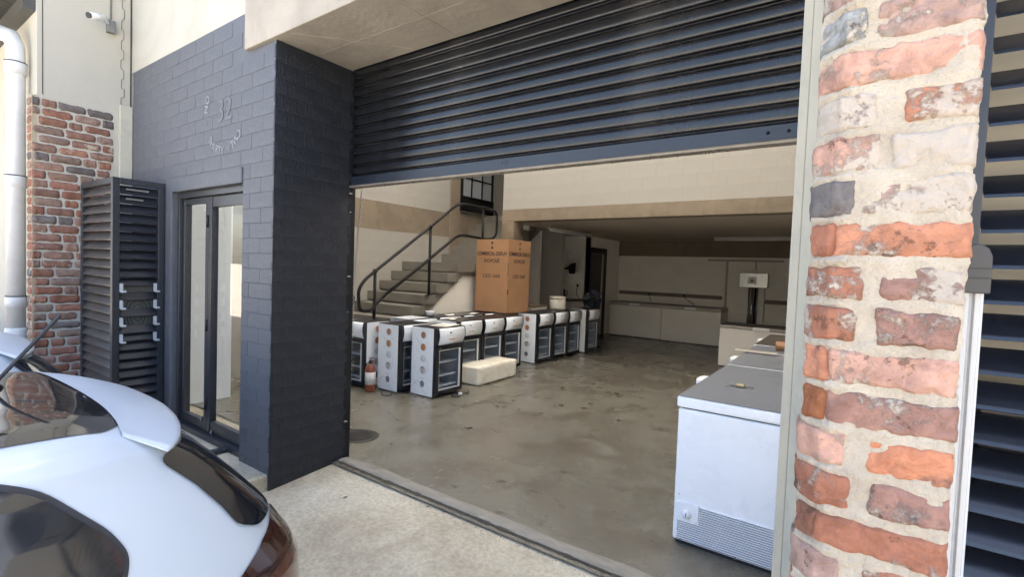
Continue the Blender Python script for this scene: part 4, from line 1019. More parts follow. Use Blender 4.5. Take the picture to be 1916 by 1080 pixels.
# floor drain
fd=empty('floor_drain',(-3.60,2.80,0),'round black iron drain grating set in the floor beside the pillar','drain')
mb=MB(); mb.lathe([(.185,.002),(.180,.005),(.135,.005),(.132,.006)],(-3.60,2.80,0),28); mb.build('surround','iron',parent=fd)
mb=MB(); mb.lathe([(.130,.006),(.126,.014),(.112,.014),(.110,.007)],(-3.60,2.80,0),28); mb.build('ring','iron',parent=fd)
mb=MB(); mb.lathe([(.109,.0065),(0,.0065)],(-3.60,2.80,0),28); mb.build('well','blk',parent=fd)
for i in range(-4,5):
    x=-3.60+i*.024; l=math.sqrt(.11**2-(i*.024)**2); mb=MB(); mb.box(x-.006,x+.006,2.80-l,2.80+l,.007,.0135); mb.build('bar','iron',parent=fd)
mb=MB(); mb.box(-3.71,-3.49,2.792,2.808,.007,.0138); mb.box(-3.70,-3.50,2.742,2.754,.007,.0137);mb.box(-3.70,-3.50,2.846,2.858,.007,.0137); mb.build('bar','iron',parent=fd)

# ------------------------------------------------------------------ chest freezers
def chest(name,x0,x1,y0,y1,h,label,group,body='frz',lid='lid',edge='frz',face='-x',handle=True,vents=False,lidt=.065):
    t=empty(name,((x0+x1)/2,(y0+y1)/2,0),label,'chest freezer',group)
    mb=MB(); mb.box(x0+.004,x1-.004,y0+.004,y1-.004,.02,h-lidt-.008); mb.build('cabinet',body,parent=t,bevel=.012)
    mb=MB(); mb.box(x0+.02,x1-.02,y0+.02,y1-.02,h-lidt-.008,h-lidt); mb.build('gasket','rubber',parent=t)
    mb=MB(); mb.box(x0-.004,x1,y0-.003,y1,h-lidt,h-.004); l_=mb.build('lid',edge,parent=t,bevel=.010)
    mb=MB(); mb.box(x0+.002,x1-.004,y0+.003,y1-.006,h-.003,h); mb.build('lid_top',lid,parent=l_)
    for ch_ in l_.children: pass
    mb=MB(); mb.box(x0+.02,x1-.02,y0+.02,y1-.02,0,.02); mb.build('plinth','blk',parent=t)
    if handle:
        if face=='-x':
            ym=(y0+y1)/2; P=[(x0-.004,ym-.10),(x0-.045,ym-.085),(x0-.055,ym-.04),(x0-.055,ym+.04),(x0-.045,ym+.085),(x0-.004,ym+.10)]
            mb=MB(); mb.prism(P,'z',h-.045,h-.006); mb.build('handle','white_pl',parent=t,bevel=.006)
        else:
            xm_=(x0+x1)/2; mb=MB(); mb.box(xm_-.125,xm_+.125,y0-.035,y0-.003,h-.06,h-.004); mb.build('handle','white_pl',parent=t,bevel=.006)
    return t
for o in []: pass
GR='grey lidded chest freezers in a row along the right wall'
f1=chest('chest_freezer',-.815,-.10,2.86,4.155,.86,'nearest white chest freezer with vent grille in its end, behind the pale post',GR)
f2=chest('chest_freezer',-.825,-.10,4.20,5.05,.86,'second chest freezer from the front, with a grey board across its far edge',GR)
f3=chest('chest_freezer',-.835,-.10,5.10,5.62,.86,'small grey lidded chest freezer carrying a brown roll',GR,handle=False)
f4=chest('chest_freezer',-.86,-.10,5.68,6.84,.86,'farthest grey lidded chest freezer of the row by the right wall',GR,lid='lid_dark')
# vent grille on the near end
g=empty('dummy',(0,0,0),'x','x'); bpy.data.objects.remove(g)
y=2.860
MT['slot']=flat('vent_shadow_grey',(.12,.12,.13),.6)
for k_ in range(17):
    z=.035+k_*.0128
    xa=-.785 if z<.150 else -.665
    mb=MB(); mb.box(xa,-.14,y-.0015,y+.006,z-.0020,z+.0020); mb.build('vent_slot','slot',parent=f1)
    mb=MB(); mb.prism([(y+.004,z+.0022),(y-.005,z+.0030),(y-.0065,z+.0058),(y+.004,z+.0100)],'x',xa,-.14); mb.build('vent_louvre','frz',parent=f1)
mb=MB(); mb.prism([(-.795,.142),(-.700,.142),(-.675,.158),(-.668,.175),(-.668,.255),(-.78,.255),(-.795,.24)],'y',y-.006,y+.004); ctl=mb.build('control_plate','frz',parent=f1,bevel=.003)
mb=MB(); mb.lathe([(.026,0),(.026,-.006),(.021,-.010),(.021,-.018),(0,-.019)],(-.733,y-.005,.190),20,'y'); mb.build('dial','frz',parent=f1)
mb=MB(); mb.box(-.735,-.731,y-.0255,y-.020,.18,.203); mb.build('dial_mark','slot',parent=f1)
for xx in (-.765,-.47,-.20):
    mb=MB(); mb.lathe([(.007,0),(.007,-.002),(0,-.003)],(xx,y+.003,.032-.008),10,'y'); mb.build('screw','slot',parent=f1)
mb=MB(); mb.lathe([(.004,0),(0,-.003)],(-.782,y+.003,.29),8,'y'); mb.build('screw','slot',parent=f1)
# padlock hasp on the lid
pl=empty('padlock',(-.57,3.34,.862),'brass padlock and hasp lying on the nearest freezer lid','padlock')
mb=MB(); mb.box(-.60,-.545,3.325,3.355,.864,.882); mb.build('lock_body','brass',parent=pl,bevel=.004)
mb=MB(); mb.tube(rnd([(-.59,3.355,.874),(-.59,3.39,.874),(-.555,3.39,.874),(-.555,3.355,.874)],.016,4),.004,6); mb.build('shackle','steel',parent=pl)
mb=MB(); mb.box(-.64,-.50,3.345,3.375,.8625,.866); mb.box(-.655,-.62,3.31,3.33,.8625,.868); mb.build('hasp','steel',parent=pl)
mb=MB(); mb.box(-.91,-.56,4.93,5.03,.866,.878); o=mb.build('grey_board','lidedge',bevel=.003); tag(o,'grey flat board laid across the second freezer lid','board')
mb=MB(); mb.tube([(-.62,5.35,.905),(-.30,5.35,.905)],.042,14); o=mb.build('brown_roll','card'); tag(o,'brown tape roll lying on the small chest freezer','roll')
chest('chest_freezer',-1.925,-.62,9.0,9.65,.735,'wide cream chest freezer facing the opening behind the right hand row','cream chest freezers facing the opening',body='frz_warm',lid='lid_dark',edge='lidedge',face='-y',lidt=.05)
chest('chest_freezer',-5.085,-3.755,11.5,12.22,.84,'left one of the two cream chest freezers against the back wall','cream chest freezers facing the opening',body='frz_warm',lid='lid_dark',edge='lidedge',face='-y')
chest('chest_freezer',-3.745,-2.43,11.46,12.18,.84,'right one of the two cream chest freezers against the back wall','cream chest freezers facing the opening',body='frz_warm',lid='lid_dark',edge='lidedge',face='-y')

# ------------------------------------------------------------------ back wall fittings
def thing_box(name,lab,cat,x0,x1,y0,y1,z0,z1,m,group=None,bev=.003):
    mb=MB(); mb.box(x0,x1,y0,y1,z0,z1); o=mb.build(name,m,bevel=bev); return tag(o,lab,cat,group)
MT['strip']=mat('brown_dado_strip',(.16,.13,.11),.6,.1,4)
thing_box('dado_trunking','long brown cable dado on the back wall above the two freezers','trunking',-5.15,-2.60,YB-.05,YB-.002,1.01,1.10,'strip')
thing_box('dado_trunking','short brown cable dado on the back wall right of the steel cabinet','trunking',-1.70,-.6,YB-.05,YB-.002,.98,1.07,'strip')
MT['cond']=flat('beige_conduit',(.42,.37,.31),.5)
cn=empty('wall_conduit',(-2.2,YB-.02,1.9),'beige cable tray and conduits above the steel cabinet on the back wall','conduit')
for (a,b,c,d) in ((-2.96,-1.36,1.915,1.965),(-2.545,-2.50,.80,1.915),(-1.93,-1.90,1.66,1.915),(-1.72,-1.695,.55,1.34)):
    mb=MB(); mb.box(a,b,YB-.035,YB-.002,c,d); mb.build('conduit','cond',parent=cn)
eb=empty('steel_cabinet',(-1.93,YB-.1,1.5),'stainless electrical cabinet with a small red and white sign on the back wall','cabinet')
mb=MB(); mb.box(-2.22,-1.64,YB-.17,YB-.002,1.335,1.66); mb.build('case','steel',parent=eb,bevel=.006)
mb=MB(); mb.box(-2.04,-1.87,YB-.178,YB-.171,1.42,1.575); mb.build('sign','white_pl',parent=eb,bevel=.012)
mb=MB(); mb.add([(-2.0,YB-.180,1.46),(-1.91,YB-.180,1.46),(-1.955,YB-.180,1.54)],[(0,1,2)]); mb.build('warning_mark','red',parent=eb,fix=False)
mb=MB(); mb.lathe([(.05,0),(.045,.05),(.02,.10),(0,.11)],(-1.93,YB-.08,1.662),12); mb.build('cone','white_pl',parent=eb)
pp=empty('pipe_bundle',(-1.95,YB-.05,1.0),'bright and dark vertical pipes below the steel cabinet','pipes')
for xx,r_,m in ((-2.03,.018,'steel'),(-1.965,.03,'steel'),(-1.90,.022,'blk'),(-1.86,.015,'steel')):
    mb=MB(); mb.tube([(xx,YB-.06,.3),(xx+.01,YB-.06,1.335)],r_,8); mb.build('pipe',m,parent=pp)
thing_box('wall_outlet','small white power outlet on the back wall right of the cabinet','outlet',-1.49,-1.39,YB-.02,YB-.002,1.35,1.45,'white_pl')
for xx,z_ in ((-4.32,1.05),(-3.455,1.06)):
    mb=MB(); mb.tube(rnd([(xx,YB-.06,z_),(xx+.01,YB-.10,z_-.05),(xx+.05 if xx<-4 else xx+.25,YB-.09,.86)],.05,4),.008,6); mb.box(xx-.025,xx+.025,YB-.09,YB-.052,z_-.03,z_+.03); o=mb.build('power_cord','blk'); tag(o,'black plug and cord on the dado above the %s back freezer'%('left' if xx<-4 else 'right'),'power cord','plugs on the dado')
# strip lights (unlit)
def lamp(p0,p1,lab):
    p0,p1=Vector(p0),Vector(p1); d=(p1-p0); L=d.length; rz=math.atan2(d.y,d.x); c=(p0+p1)/2
    t=empty('strip_light',tuple(c),lab,'strip light','unlit strip lights under the mezzanine'); t.rotation_euler=(0,0,rz); t['_loc']=1
    mb=MB(); mb.box(-L/2,L/2,-.03,.03,.0,.035); mb.build('batten','glow',parent=t,bevel=.004)
    mb=MB(); mb.tube([(-L/2+.02,0,-.022),(L/2-.02,0,-.022)],.014,10); mb.build('lamp_tube','white_pl',parent=t); drop_flag(t)
lamp((-4.90,8.15,2.348),(-4.90,9.95,2.348),'slim unlit strip light on the soffit above the kitchenette')
lamp((-2.55,11.0,2.348),(-.85,11.0,2.348),'slim unlit strip light on the soffit before the back wall')
# kitchenette
mb=MB()
mb.box(XW,-6.30,10.5,10.6,0,2.39); mb.box(-5.43,-5.2,10.5,10.6,0,2.39); mb.box(-6.30,-5.43,10.5,10.6,0,1.49); mb.box(-6.30,-5.43,10.5,10.6,1.98,2.39); mb.box(-6.32,-5.41,10.75,10.8,1.4,2.05)
mb.build('kitchen_wall','whitewall',parent=bld)
mb=MB(); mb.box(-6.30,-5.43,10.48,10.75,1.475,1.492); mb.build('niche_shelf','white_pl',parent=bld)
mb=MB(); mb.box(-5.2,-5.1,10.5,10.585,0,2.39); mb.box(-5.2,-5.1,11.485,YB-.05,0,2.39); mb.box(-5.2,-5.1,10.585,11.485,2.145,2.39); 
mb.v=[(x-.1,y,z) for x,y,z in mb.v]; mb.build('store_wall','whitewall',parent=bld)
sd=empty('store_door',(-5.2,11.0,0),'dark framed storeroom door beside the fan, left of the back freezers','door')
mb=MB(); mb.box(-5.29,-5.195,10.587,10.65,0,2.14); mb.box(-5.29,-5.195,11.33,11.483,0,2.14); mb.box(-5.29,-5.195,10.65,11.33,2.0,2.14); mb.build('frame','blk',parent=sd)
mb=MB(); mb.box(-5.28,-5.24,10.65,11.28,0.01,2.0); mb.build('leaf','dim',parent=sd)
mb=MB(); mb.box(-5.235,-5.20,11.28,11.31,0.01,2.0); mb.build('leaf_edge','cond',parent=sd)
thing_box('light_switch','small white light switch right of the storeroom door','switch',-5.2,-5.19,11.62,11.68,1.20,1.31,'white_pl')
thing_box('kitchen_counter','brown topped kitchenette counter under the niche','counter',-6.5,-5.25,9.85,10.49,.87,.905,'wood')
thing_box('counter_base','pale kitchenette cupboard base under the brown worktop','cupboard',-6.5,-5.28,9.90,10.49,.0,.868,'whitewall')
mb=MB(); mb.prism([(-5.95,.0),(-5.50,.0),(-5.50,2.385),(-5.58,2.30),(-5.95,2.0)],'y',8.80,8.86); o=mb.build('white_partition','whitewall'); tag(o,'white partition panel with a slanted top right of the tall carton','partition')
kt=empty('electric_kettle',(-5.70,10.2,.905),'black electric kettle on the kitchenette counter','kettle')
mb=MB(); mb.lathe([(.075,0),(.08,.02),(.07,.14),(.055,.215),(.03,.23),(0,.235)],(-5.70,10.2,.905),16); mb.build('body','blk',parent=kt)
mb=MB(); mb.tube(rnd([(-5.64,10.2,1.11),(-5.58,10.2,1.10),(-5.575,10.2,1.0),(-5.63,10.2,.95)],.03,4),.010,6); mb.build('handle','blk',parent=kt)
mb=MB(); mb.box(-5.47,-5.37,10.48,10.498,1.19,1.27); o=mb.build('kitchen_socket','white_pl'); tag(o,'white wall socket with a black plug over the kettle counter','outlet')
mb=MB(); mb.box(-5.47,-5.43,10.45,10.479,1.2,1.25); mb.tube(rnd([(-5.45,10.46,1.21),(-5.47,10.44,1.05),(-5.40,10.40,.95),(-5.30,10.3,.915)],.05,4),.008,6); o=mb.build('kettle_cord','blk'); tag(o,'black cord hanging from the kitchenette socket','power cord')
for i,(xx,h_,r_,m) in enumerate(((-6.40,.26,.035,'blk'),(-6.32,.17,.03,'steel'),(-6.24,.12,.035,'white_pl'))):
    mb=MB(); mb.lathe([(r_,0),(r_,h_*.6),(r_*.4,h_*.8),(r_*.4,h_),(0,h_)],(xx,10.1,.906),10); o=mb.build('bottle',m); tag(o,['tall dark bottle at the left end of the kitchenette counter','steel bottle beside the dark one on the counter','short white jar on the kitchenette counter'][i],'bottle','bottles on the counter')
mb=MB(); mb.tube(rnd([(-6.05,10.35,.905),(-6.05,10.35,1.12),(-6.05,10.2,1.12),(-6.05,10.2,1.05)],.05,4),.012,8); o=mb.build('kitchen_tap','steel'); tag(o,'swan neck steel tap on the kitchenette counter','tap')
mb=MB(); mb.prism([(-5.72,1.493),(-5.62,1.493),(-5.60,1.76),(-5.66,1.74),(-5.80,1.64),(-5.98,1.62),(-6.02,1.60),(-5.98,1.585),(-5.75,1.60)],'y',10.52,10.62); o=mb.build('dark_bag','blk'); tag(o,'black pointed object standing in the kitchenette niche','bag')
mb=MB(); mb.lathe([(.04,0),(.045,.1),(.04,.1),(.036,.01)],(-6.12,10.56,1.493),12); o=mb.build('mug','white_pl'); tag(o,'white mug standing in the kitchenette niche','mug')
# bucket, cartons on the far coolers
bk_=empty('round_bucket',(-4.60,8.05,TZ),'round cream lidded tub standing on the far coolers','tub')
mb=MB(); mb.lathe([(.135,.0),(.148,.02),(.150,.20)],(-4.60,8.05,TZ+.001),22); mb.build('tub','paper',parent=bk_)
mb=MB(); mb.lathe([(.157,.195),(.157,.235),(.150,.242),(0,.246)],(-4.60,8.05,TZ+.001),22); mb.build('lid','paper',parent=bk_)
thing_box('flat_carton','flattened brown carton stack on the far coolers','carton',-5.08,-4.68,7.30,7.85,TZ+.055,TZ+.085,'wood',bev=0)
thing_box('foam_tray','white foam tray under the flattened carton','tray',-5.06,-4.70,7.32,7.84,TZ+.004,TZ+.053,'paper')
# fan
fn_=empty('pedestal_fan',(-4.47,9.35,0),'dark blue wire guarded fan behind the last display cooler','fan')
FC=Vector((-4.47,9.28,.99)); fd_=Vector((.35,-.94,0)).normalized(); fu=Vector((0,0,1)); frt=fd_.cross(fu)
mb=MB()
for r_,o_ in ((.21,0),(.21,-.05),(.14,.028),(.07,.035),(.035,.038)): mb.tube([tuple(FC+fd_*o_+(frt*math.cos(a)+fu*math.sin(a))*r_) for a in [i*math.pi/14 for i in range(28)]],.004,4,closed=True)
for i in range(20):
    a=i*math.pi/10; d_=(frt*math.cos(a)+fu*math.sin(a)); mb.tube([tuple(FC+fd_*.038+d_*.035),tuple(FC+fd_*.03+d_*.13),tuple(FC+d_*.21),tuple(FC-fd_*.05+d_*.21)],.0022,3)
mb.build('guard','blk',parent=fn_)
mb=MB()
for i in range(4):
    a=i*math.pi/2+.4
    def bl(u,v):
        aa=a+(v-.5)*1.1*(.5+u*.6); r_=.03+u*.15; return tuple(FC-fd_*(.012+.03*(v-.5))+(frt*math.cos(aa)+fu*math.sin(aa))*r_)
    mb.grid(bl,5,4)
mb.build('blades','fanblue',parent=fn_,fix=False)
mb=MB(); mb.lathe([(.05,0),(.055,.05),(.04,.12),(0,.13)],(FC.x,FC.y+.03,FC.z),12,'y'); mb.lathe([(.015,0),(.012,-.05),(0,-.055)],(FC.x,FC.y+.0,FC.z),10,'y'); mb.build('motor','blk',parent=fn_)
mb=MB(); mb.tube([(FC.x,FC.y+.06,.03),(FC.x,FC.y+.06,.98)],.017,8); mb.lathe([(.19,0),(.19,.02),(.03,.035)],(FC.x,FC.y+.06,0),20); mb.build('stand','blk',parent=fn_)

# ------------------------------------------------------------------ cars
def car_parts(root):
    """local frame: x right, y to the REAR, z up; side profile given as horizontal slices"""
    root['_loc']=1
    #      z     a     yr    yf
    S=[(-.17,.79,.90,-3.00),(-.05,.82,.985,-3.08),(.10,.845,1.02,-3.10),(.25,.853,1.06,-3.08),(.40,.853,1.06,-3.00),(.52,.848,1.05,-2.80),(.585,.836,1.02,-2.30),(.65,.818,.975,-2.02),(.72,.795,.925,-1.86),(.80,.764,.860,-1.68),(.88,.728,.790,-1.48),(.95,.690,.725,-1.30),(1.0,.672,.665,-1.16),(1.035,.642,.60,-1.02),(1.062,.59,.545,-.88),(1.082,.49,.47,-.72),(1.096,.34,.34,-.5),(1.104,.19,-.05,-.35),(1.106,.03,-.15,-.25)]
    NE=6.0
    def lerp(z):
        if z<=S[0][0]: return S[0][1:]
        for p,q in zip(S[:-1],S[1:]):
            if z<=q[0]:
                t=(z-p[0])/(q[0]-p[0]); return tuple(p[i]+(q[i]-p[i])*t for i in (1,2,3))
        return S[-1][1:]
    def side(y,z,off=0,sgn=1):
        a,yr,yf=lerp(z); yc=(yr+yf)/2; L=(yr-yf)/2; t=min(.9999,abs((y-yc)/L)); X=a*(1-t**NE)**(1/NE); nx=(X/a)**(NE-1)/a; ny=t**(NE-1)/L*(1 if y>yc else -1); l=math.hypot(nx,ny)+1e-9; return (sgn*(X+off*nx/l),y+off*ny/l,z)
    def rear(x,z,off=0):
        a,yr,yf=lerp(z); yc=(yr+yf)/2; L=(yr-yf)/2; t=min(.9999,abs(x/a)); Q=(1-t**NE)**(1/NE); nx=t**(NE-1)/a*(1 if x>0 else -1); ny=Q**(NE-1)/L; l=math.hypot(nx,ny)+1e-9; return (x+off*nx/l,yc+L*Q+off*ny/l*1.2,z)
    def roofz(x,y):
        lo,hi=.5,1.106
        for _ in range(26):
            m=(lo+hi)/2; a,yr,yf=lerp(m); yc=(yr+yf)/2; L=(yr-yf)/2
            if abs(x/a)**NE+abs((y-yc)/L)**NE<1: lo=m
            else: hi=m
        return lo
    zs=[]
    for p,q in zip(S[:-1],S[1:]):
        for k in range(4): zs.append(p[0]+(q[0]-p[0])*k/4)
    zs.append(S[-1][0])
    n=232; mb=MB(); V=[]
    for z in zs:
        a,yr,yf=lerp(z); yc=(yr+yf)/2; L=(yr-yf)/2
        for j in range(n):
            th=2*math.pi*j/n; c,s_=math.cos(th),math.sin(th); q=(abs(c)**NE+abs(s_)**NE)**(-1/NE)
            V.append((a*c*q,yc+L*s_*q,z))
    fs=[(i*n+j,i*n+(j+1)%n,(i+1)*n+(j+1)%n,(i+1)*n+j) for i in range(len(zs)-1) for j in range(n)]
    mb.add(V,fs,0,True); mb.add(V[-n:],[tuple(range(n))],0,True); mb.add(V[:n],[tuple(range(n))[::-1]],0)
    mb.build('body','carpaint',parent=root)
    def ringfill(poly,fn,nr=14,dens=.02,mi=0,mb=None,inner=0.0):
        # poly 2D closed -> dense boundary -> concentric rings to centroid
        P=[]
        for (a,b) in zip(poly,poly[1:]+poly[:1]):
            l=math.hypot(b[0]-a[0],b[1]-a[1]); k=max(1,int(l/dens))
            for i in range(k): P.append((a[0]+(b[0]-a[0])*i/k,a[1]+(b[1]-a[1])*i/k))
        cx_=sum(p[0] for p in P)/len(P); cy_=sum(p[1] for p in P)/len(P); m=len(P)
        V=[]; 
        for r_ in range(nr):
            f=1-(1-inner)*r_/(nr if inner==0 else nr-1)
            for p in P: V.append(fn(cx_+(p[0]-cx_)*f,cy_+(p[1]-cy_)*f))
        F=[(r_*m+j,r_*m+(j+1)%m,(r_+1)*m+(j+1)%m,(r_+1)*m+j) for r_ in range(nr-1) for j in range(m)]
        if inner==0:
            V.append(fn(cx_,cy_)); F+=[((nr-1)*m+j,(nr-1)*m+(j+1)%m,nr*m) for j in range(m)]
        mb.add(V,F,mi,True)
    def smooth_poly(pts,r_=.05,seg=5):
        out=[]; k=len(pts)
        for i in range(k):
            a,b,c=Vector((*pts[i-1],0)),Vector((*pts[i],0)),Vector((*pts[(i+1)%k],0)); rr_=pts_r.get(i,r_) ; d1=a-b; d2=c-b; l=min(rr_,d1.length*.45,d2.length*.45); p=b+d1.normalized()*l; q=b+d2.normalized()*l
            for j in range(seg+1):
                t=j/seg; w_=p*(1-t)**2+b*2*t*(1-t)+q*t*t; out.append((w_.x,w_.y))
        return out
    # side windows (y,z): outer rubber trim + glass
    for sg_ in (1,-1):
        pts_r={}
        W=smooth_poly([(.19,1.038),(.30,.992),(.425,.855),(.458,.79),(.445,.735),(.385,.62),(-.62,.60),(-.62,1.02),(-.3,1.05)],.05)
        mb=MB(); ringfill(W,lambda y,z:side(y,z,.0035,sg_),mb=mb); mb.build('window_trim','rubber',parent=root,fix=True)
        pts_r={}
        W2=smooth_poly([(.186,1.026),(.293,.981),(.415,.848),(.446,.789),(.434,.740),(.377,.632),(-.61,.612),(-.61,1.008),(-.3,1.038)],.04)
        mb=MB(); ringfill(W2,lambda y,z:side(y,z,.0065,sg_),mb=mb); mb.build('rear_side_window','carglass',parent=root,fix=True)
        pts_r={}
        W3=smooth_poly([(-.68,.60),(-1.62,.60),(-1.25,.93),(-.68,.985)],.05)
        mb=MB(); ringfill(W3,lambda y,z:side(y,z,.005,sg_),mb=mb); mb.build('front_side_window','carglass',parent=root,fix=True)
        # door shut lines
        mb=MB(); mb.tube([side(-.65,z,.001,sg_) for z in [i*.08-.1 for i in range(9)]],.003,4); mb.tube([side(y,.03,.001,sg_) for y in [-1.6+i*.095 for i in range(11)]],.003,4); mb.build('shut_line','rubber',parent=root)
        # tail lamp wrapping the corner: param by angle along plan
        def wrap(t,z,off):
            # t: distance round the plan corner, from side (t<0) to rear (t>0)
            a,yr,yf=lerp(z); yc=(yr+yf)/2; L=(yr-yf)/2; th=R(45)+t*(.55 if t<0 else 1.1)
            c,s_=math.cos(th),math.sin(th); q=(abs(c)**NE+abs(s_)**NE)**(-1/NE); p=Vector((a*c*q,yc+L*s_*q)); nrm=Vector((abs(c*q)**(NE-1)/a,abs(s_*q)**(NE-1)/L)).normalized()
            return (sg_*(p.x+nrm.x*off),p.y+nrm.y*off,z)
        pts_r={}
        T=smooth_poly([(-.30,.50),(-.12,.610),(.08,.690),(.16,.69),(.30,.52),(.30,.30),(-.05,.28),(-.25,.36)],.04)
        mb=MB(); ringfill(T,lambda u,z:wrap(u,z,.006),mb=mb,dens=.02); tl=mb.build('tail_lamp','tail',parent=root)
        T2=smooth_poly([(-.04,.55),(.09,.58),(.09,.48),(-.04,.44)],.02)
        mb=MB(); ringfill(T2,lambda u,z:wrap(u,z,.0075),mb=mb,dens=.02); mb.build('lamp_segment','tail_amber',parent=root)
    # rear window
    pts_r={}
    RW=smooth_poly([(-.625,.98),(.625,.98),(.715,.735),(.700,.70),(-.700,.70),(-.715,.735)],.03)
    mb=MB(); ringfill(RW,lambda x,z:rear(x,z,.007),mb=mb,dens=.012,nr=48); mb.build('rear_window','carglass',parent=root)
    # black roof panel
    RP=[(-.555,.46),(-.50,.515),(0,.54),(.50,.515),(.555,.46),(.55,-.2),(.55,-.75),(.5,-.80),(-.5,-.80),(-.55,-.75),(-.55,-.2)]
    pts_r={}
    mb=MB(); ringfill(smooth_poly(RP,.03),lambda x,y:(x,y,roofz(min(.565,max(-.565,x)),y)+.003),mb=mb,dens=.04,nr=20); mb.build('black_roof','carblack',parent=root)
    # windscreen
    WS=[(-.62,.60),(.62,.60),(.5,1.0),(-.5,1.0)]
    def front(x,z):
        a,yr,yf=lerp(z); yc=(yr+yf)/2; L=(yr-yf)/2; t=min(.9999,abs(x/a)); return (x,yc-L*(1-t**NE)**(1/NE)-.005,z)
    mb=MB(); ringfill(smooth_poly([(-.68,.62),(.68,.62),(.56,1.0),(-.56,1.0)],.05),front,mb=mb,dens=.04); mb.build('windscreen','carglass',parent=root)
    # roof spoiler
    def sp(u,v,top=True):
        # u across -1..1, v front 0 .. rear 1
        x=u*.60*(1+.10*v*0); ax=abs(u)
        yfr=.530-.035*ax**2; yre=.735-.125*ax**2.4-.035*ax**10
        x=u*(.572+.088*v); y=yfr+(yre-yfr)*v
        zf=roofz(min(.56,abs(x)),yfr-.015)+.002; z=zf+(1.016-.016*ax**3-zf)*v+.010*math.sin(math.pi*v)*(1-ax**4)
        if not top: z-=(.030*(1-.6*v)+.004)*(1-.75*ax**6)
        return (x,y,z)
    mb=MB(); mb.grid(lambda a,b:sp(a*2-1,b),40,14); mb.grid(lambda a,b:sp(a*2-1,b,False),40,14)
    top=[sp(i/20-1,1) for i in range(41)]; bot=[sp(i/20-1,1,False) for i in range(41)]
    mb.add(top+bot,[(i,i+1,42+i,41+i) for i in range(40)],0,True)
    for s_ in (-1,1):
        t_=[sp(s_,j/14) for j in range(15)]; b_=[sp(s_,j/14,False) for j in range(15)]; mb.add(t_+b_,[(i,i+1,16+i,15+i) for i in range(14)],0,True)
    mb.build('spoiler','carpaint',parent=root)
    # antenna
    bz=roofz(0,.33)
    mb=MB(); mb.lathe([(.030,0),(.026,.012),(.012,.022),(0,.024)],(-.05,.33,bz),12); mb.build('antenna_foot','rubber',parent=root)
    mb=MB(); p0=Vector((-.05,.335,bz+.015)); p1=Vector((-.05,.50,bz+.235)); pts=[]; rad=[]
    for i in range(41): pts.append(p0.lerp(p1,i/40)); rad.append(.0058+.0011*(i%2))
    mb.tube(pts,rad,8); mb.build('antenna','rubber',parent=root)
    # bumper crease and wheels
    mb=MB(); mb.tube([rear(-.8+1.6*i/24,.12,.004) for i in range(25)],.008,6); mb.build('bumper_line','rubber',parent=root)
    mb=MB(); mb.box(-.26,.26,1.036,1.046,.16,.28); mb.build('number_plate','paper',parent=root)
    for (yy) in (.30,-2.20):
        for s_ in (-1,1):
            mb=MB(); mb.lathe([(.20,.0),(.30,.0),(.315,.03),(.315,.19),(.30,.215)],(s_*.66 if s_>0 else -.86,yy,-.055),24,'x'); wh=mb.build('wheel','rubber',parent=root)
            mb=MB(); mb.lathe([(0,0),(.19,.005),(.20,.02),(.20,.0)],(s_*.868,yy,-.055),20,'x'); mb.build('rim','rim',parent=root)
    drop_flag(root)
c1=empty('parked_hatchback',(-2.235,0,0),'white hatchback with black roof and roof spoiler in the lower left foreground','car','white cars reversed up to the facade')
car_parts(c1)
c2=copy_tree(c1); c2.location=(-4.24,.03,-.01); c2['label']='second white car just showing behind the black roof at the left edge'
for ch_ in list(c2.children):
    if ch_.name.startswith(('antenna','black_roof')):
        if ch_.name.startswith('black_roof'): ch_.name='roof_panel'; ch_.data=ch_.data.copy(); ch_.data.materials.clear(); ch_.data.materials.append(MT['carpaint'])

# ------------------------------------------------------------------ street behind the camera (seen only in reflections)
op=empty('opposite_building',(0,-16,0),'cream industrial building across the yard','building')
mb=MB(); mb.box(-40,40,-19,-16,-.4,4.2); mb.build('wall','cream',parent=op)
for k_ in range(-4,5):
    mb=MB(); mb.box(k_*7-2.2,k_*7+2.2,-16.0,-15.96,-.37,2.9); mb.build('shutter_door','shutter',parent=op)
    mb=MB(); mb.box(k_*7+3.2,k_*7+3.8,-16.0,-15.7,-.37,3.2); mb.build('pier','brickpav',parent=op)
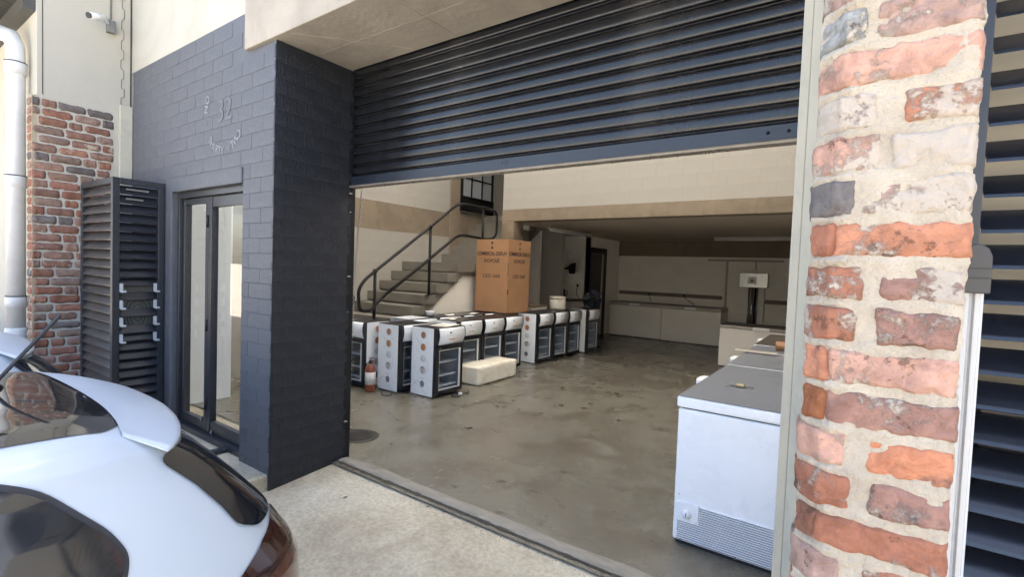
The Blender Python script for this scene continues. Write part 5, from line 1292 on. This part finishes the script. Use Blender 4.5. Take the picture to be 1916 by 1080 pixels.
# sign board off the right edge: its mirror image shows in the rear side window of the near car
wl=empty('louvre_screen',(1.3,1.2,3.4),'louvred screen high on the facade right of the near pier','screen')
lsm=blade_mesh(1.9,'louvre_r',w=.07,t=.007,ang=50)
for i_ in range(22): place('slat',lsm,wl,(1.25,1.16,2.75+i_*.0785))
for xx in (.27,):
    mb=MB(); mb.box(xx,xx+.04,1.13,1.80,2.70,4.5); mb.build('frame','alu_dark',parent=wl)
sb=empty('sign_board',(3.6,1.3,3.4),'white projecting sign board with EVERTEC lettering, high on the facade to the right','sign')
mb=MB(); mb.box(2.3,5.2,1.12,1.80,2.75,4.5); mb.build('panel','white_pl',parent=sb)
textmb('EVERTEC',.55,face_mat((1,0,0),(0,0,1),(3.7,1.1185,3.75)),.001).build('lettering','ink',parent=sb)
textmb('EVERTEC',.125,face_mat((0,-1,0),(0,0,1),(2.2985,1.46,3.12)),.001).build('lettering','ink',parent=sb)
mb=MB(); mb.box(2.3,5.2,1.05,1.118,4.5,4.56); mb.build('cap_strip','alu_dark',parent=sb)

# dry leaves and grit blown against the threshold
random.seed(11)
MT['leaf']=mat('dry_leaf',(.16,.10,.05),.8,.4,40)
lm=MB(); lm.add([(0,-.014,0),(.006,-.004,.002),(.005,.006,.0035),(0,.015,.001),(-.006,.005,.003),(-.006,-.005,.001)],[(0,1,2,3,4,5)]); lme=lm.mesh('dry_leaf','leaf',fix=False)
spots_=[(-2.2,2.28,'dry brown leaf on the apron near the middle of the threshold'),(-1.45,2.20,'dry brown leaf on the apron toward the near freezer'),(-2.75,2.05,'dry brown leaf on the apron between the slate pillar and the car')]
for (x,y,lab) in spots_:
    o=place('dry_leaf',lme,None,(x,y,-.0085 if y>2.2 else -.026),(0,0,random.uniform(0,6)),(1.1,1.1,1.1)); tag(o,lab,'leaf','dry leaves on the apron')
mb=MB()
for i in range(420):
    x=random.uniform(-3.2,-.4); y=2.345-abs(random.gauss(0,.05))-.012; r_=random.uniform(.0012,.0038); z=-.012-(2.31-y)*.075*(1 if y<2.31 else 0)
    mb.add([(x-r_,y,z),(x,y-r_,z),(x+r_,y,z),(x,y+r_,z),(x,y,z+r_)],[(0,1,4),(1,2,4),(2,3,4),(3,0,4)])
o=mb.build('grit','crk',fix=False); tag(o,'dark grit gathered along the threshold crack','grit',kind='stuff')
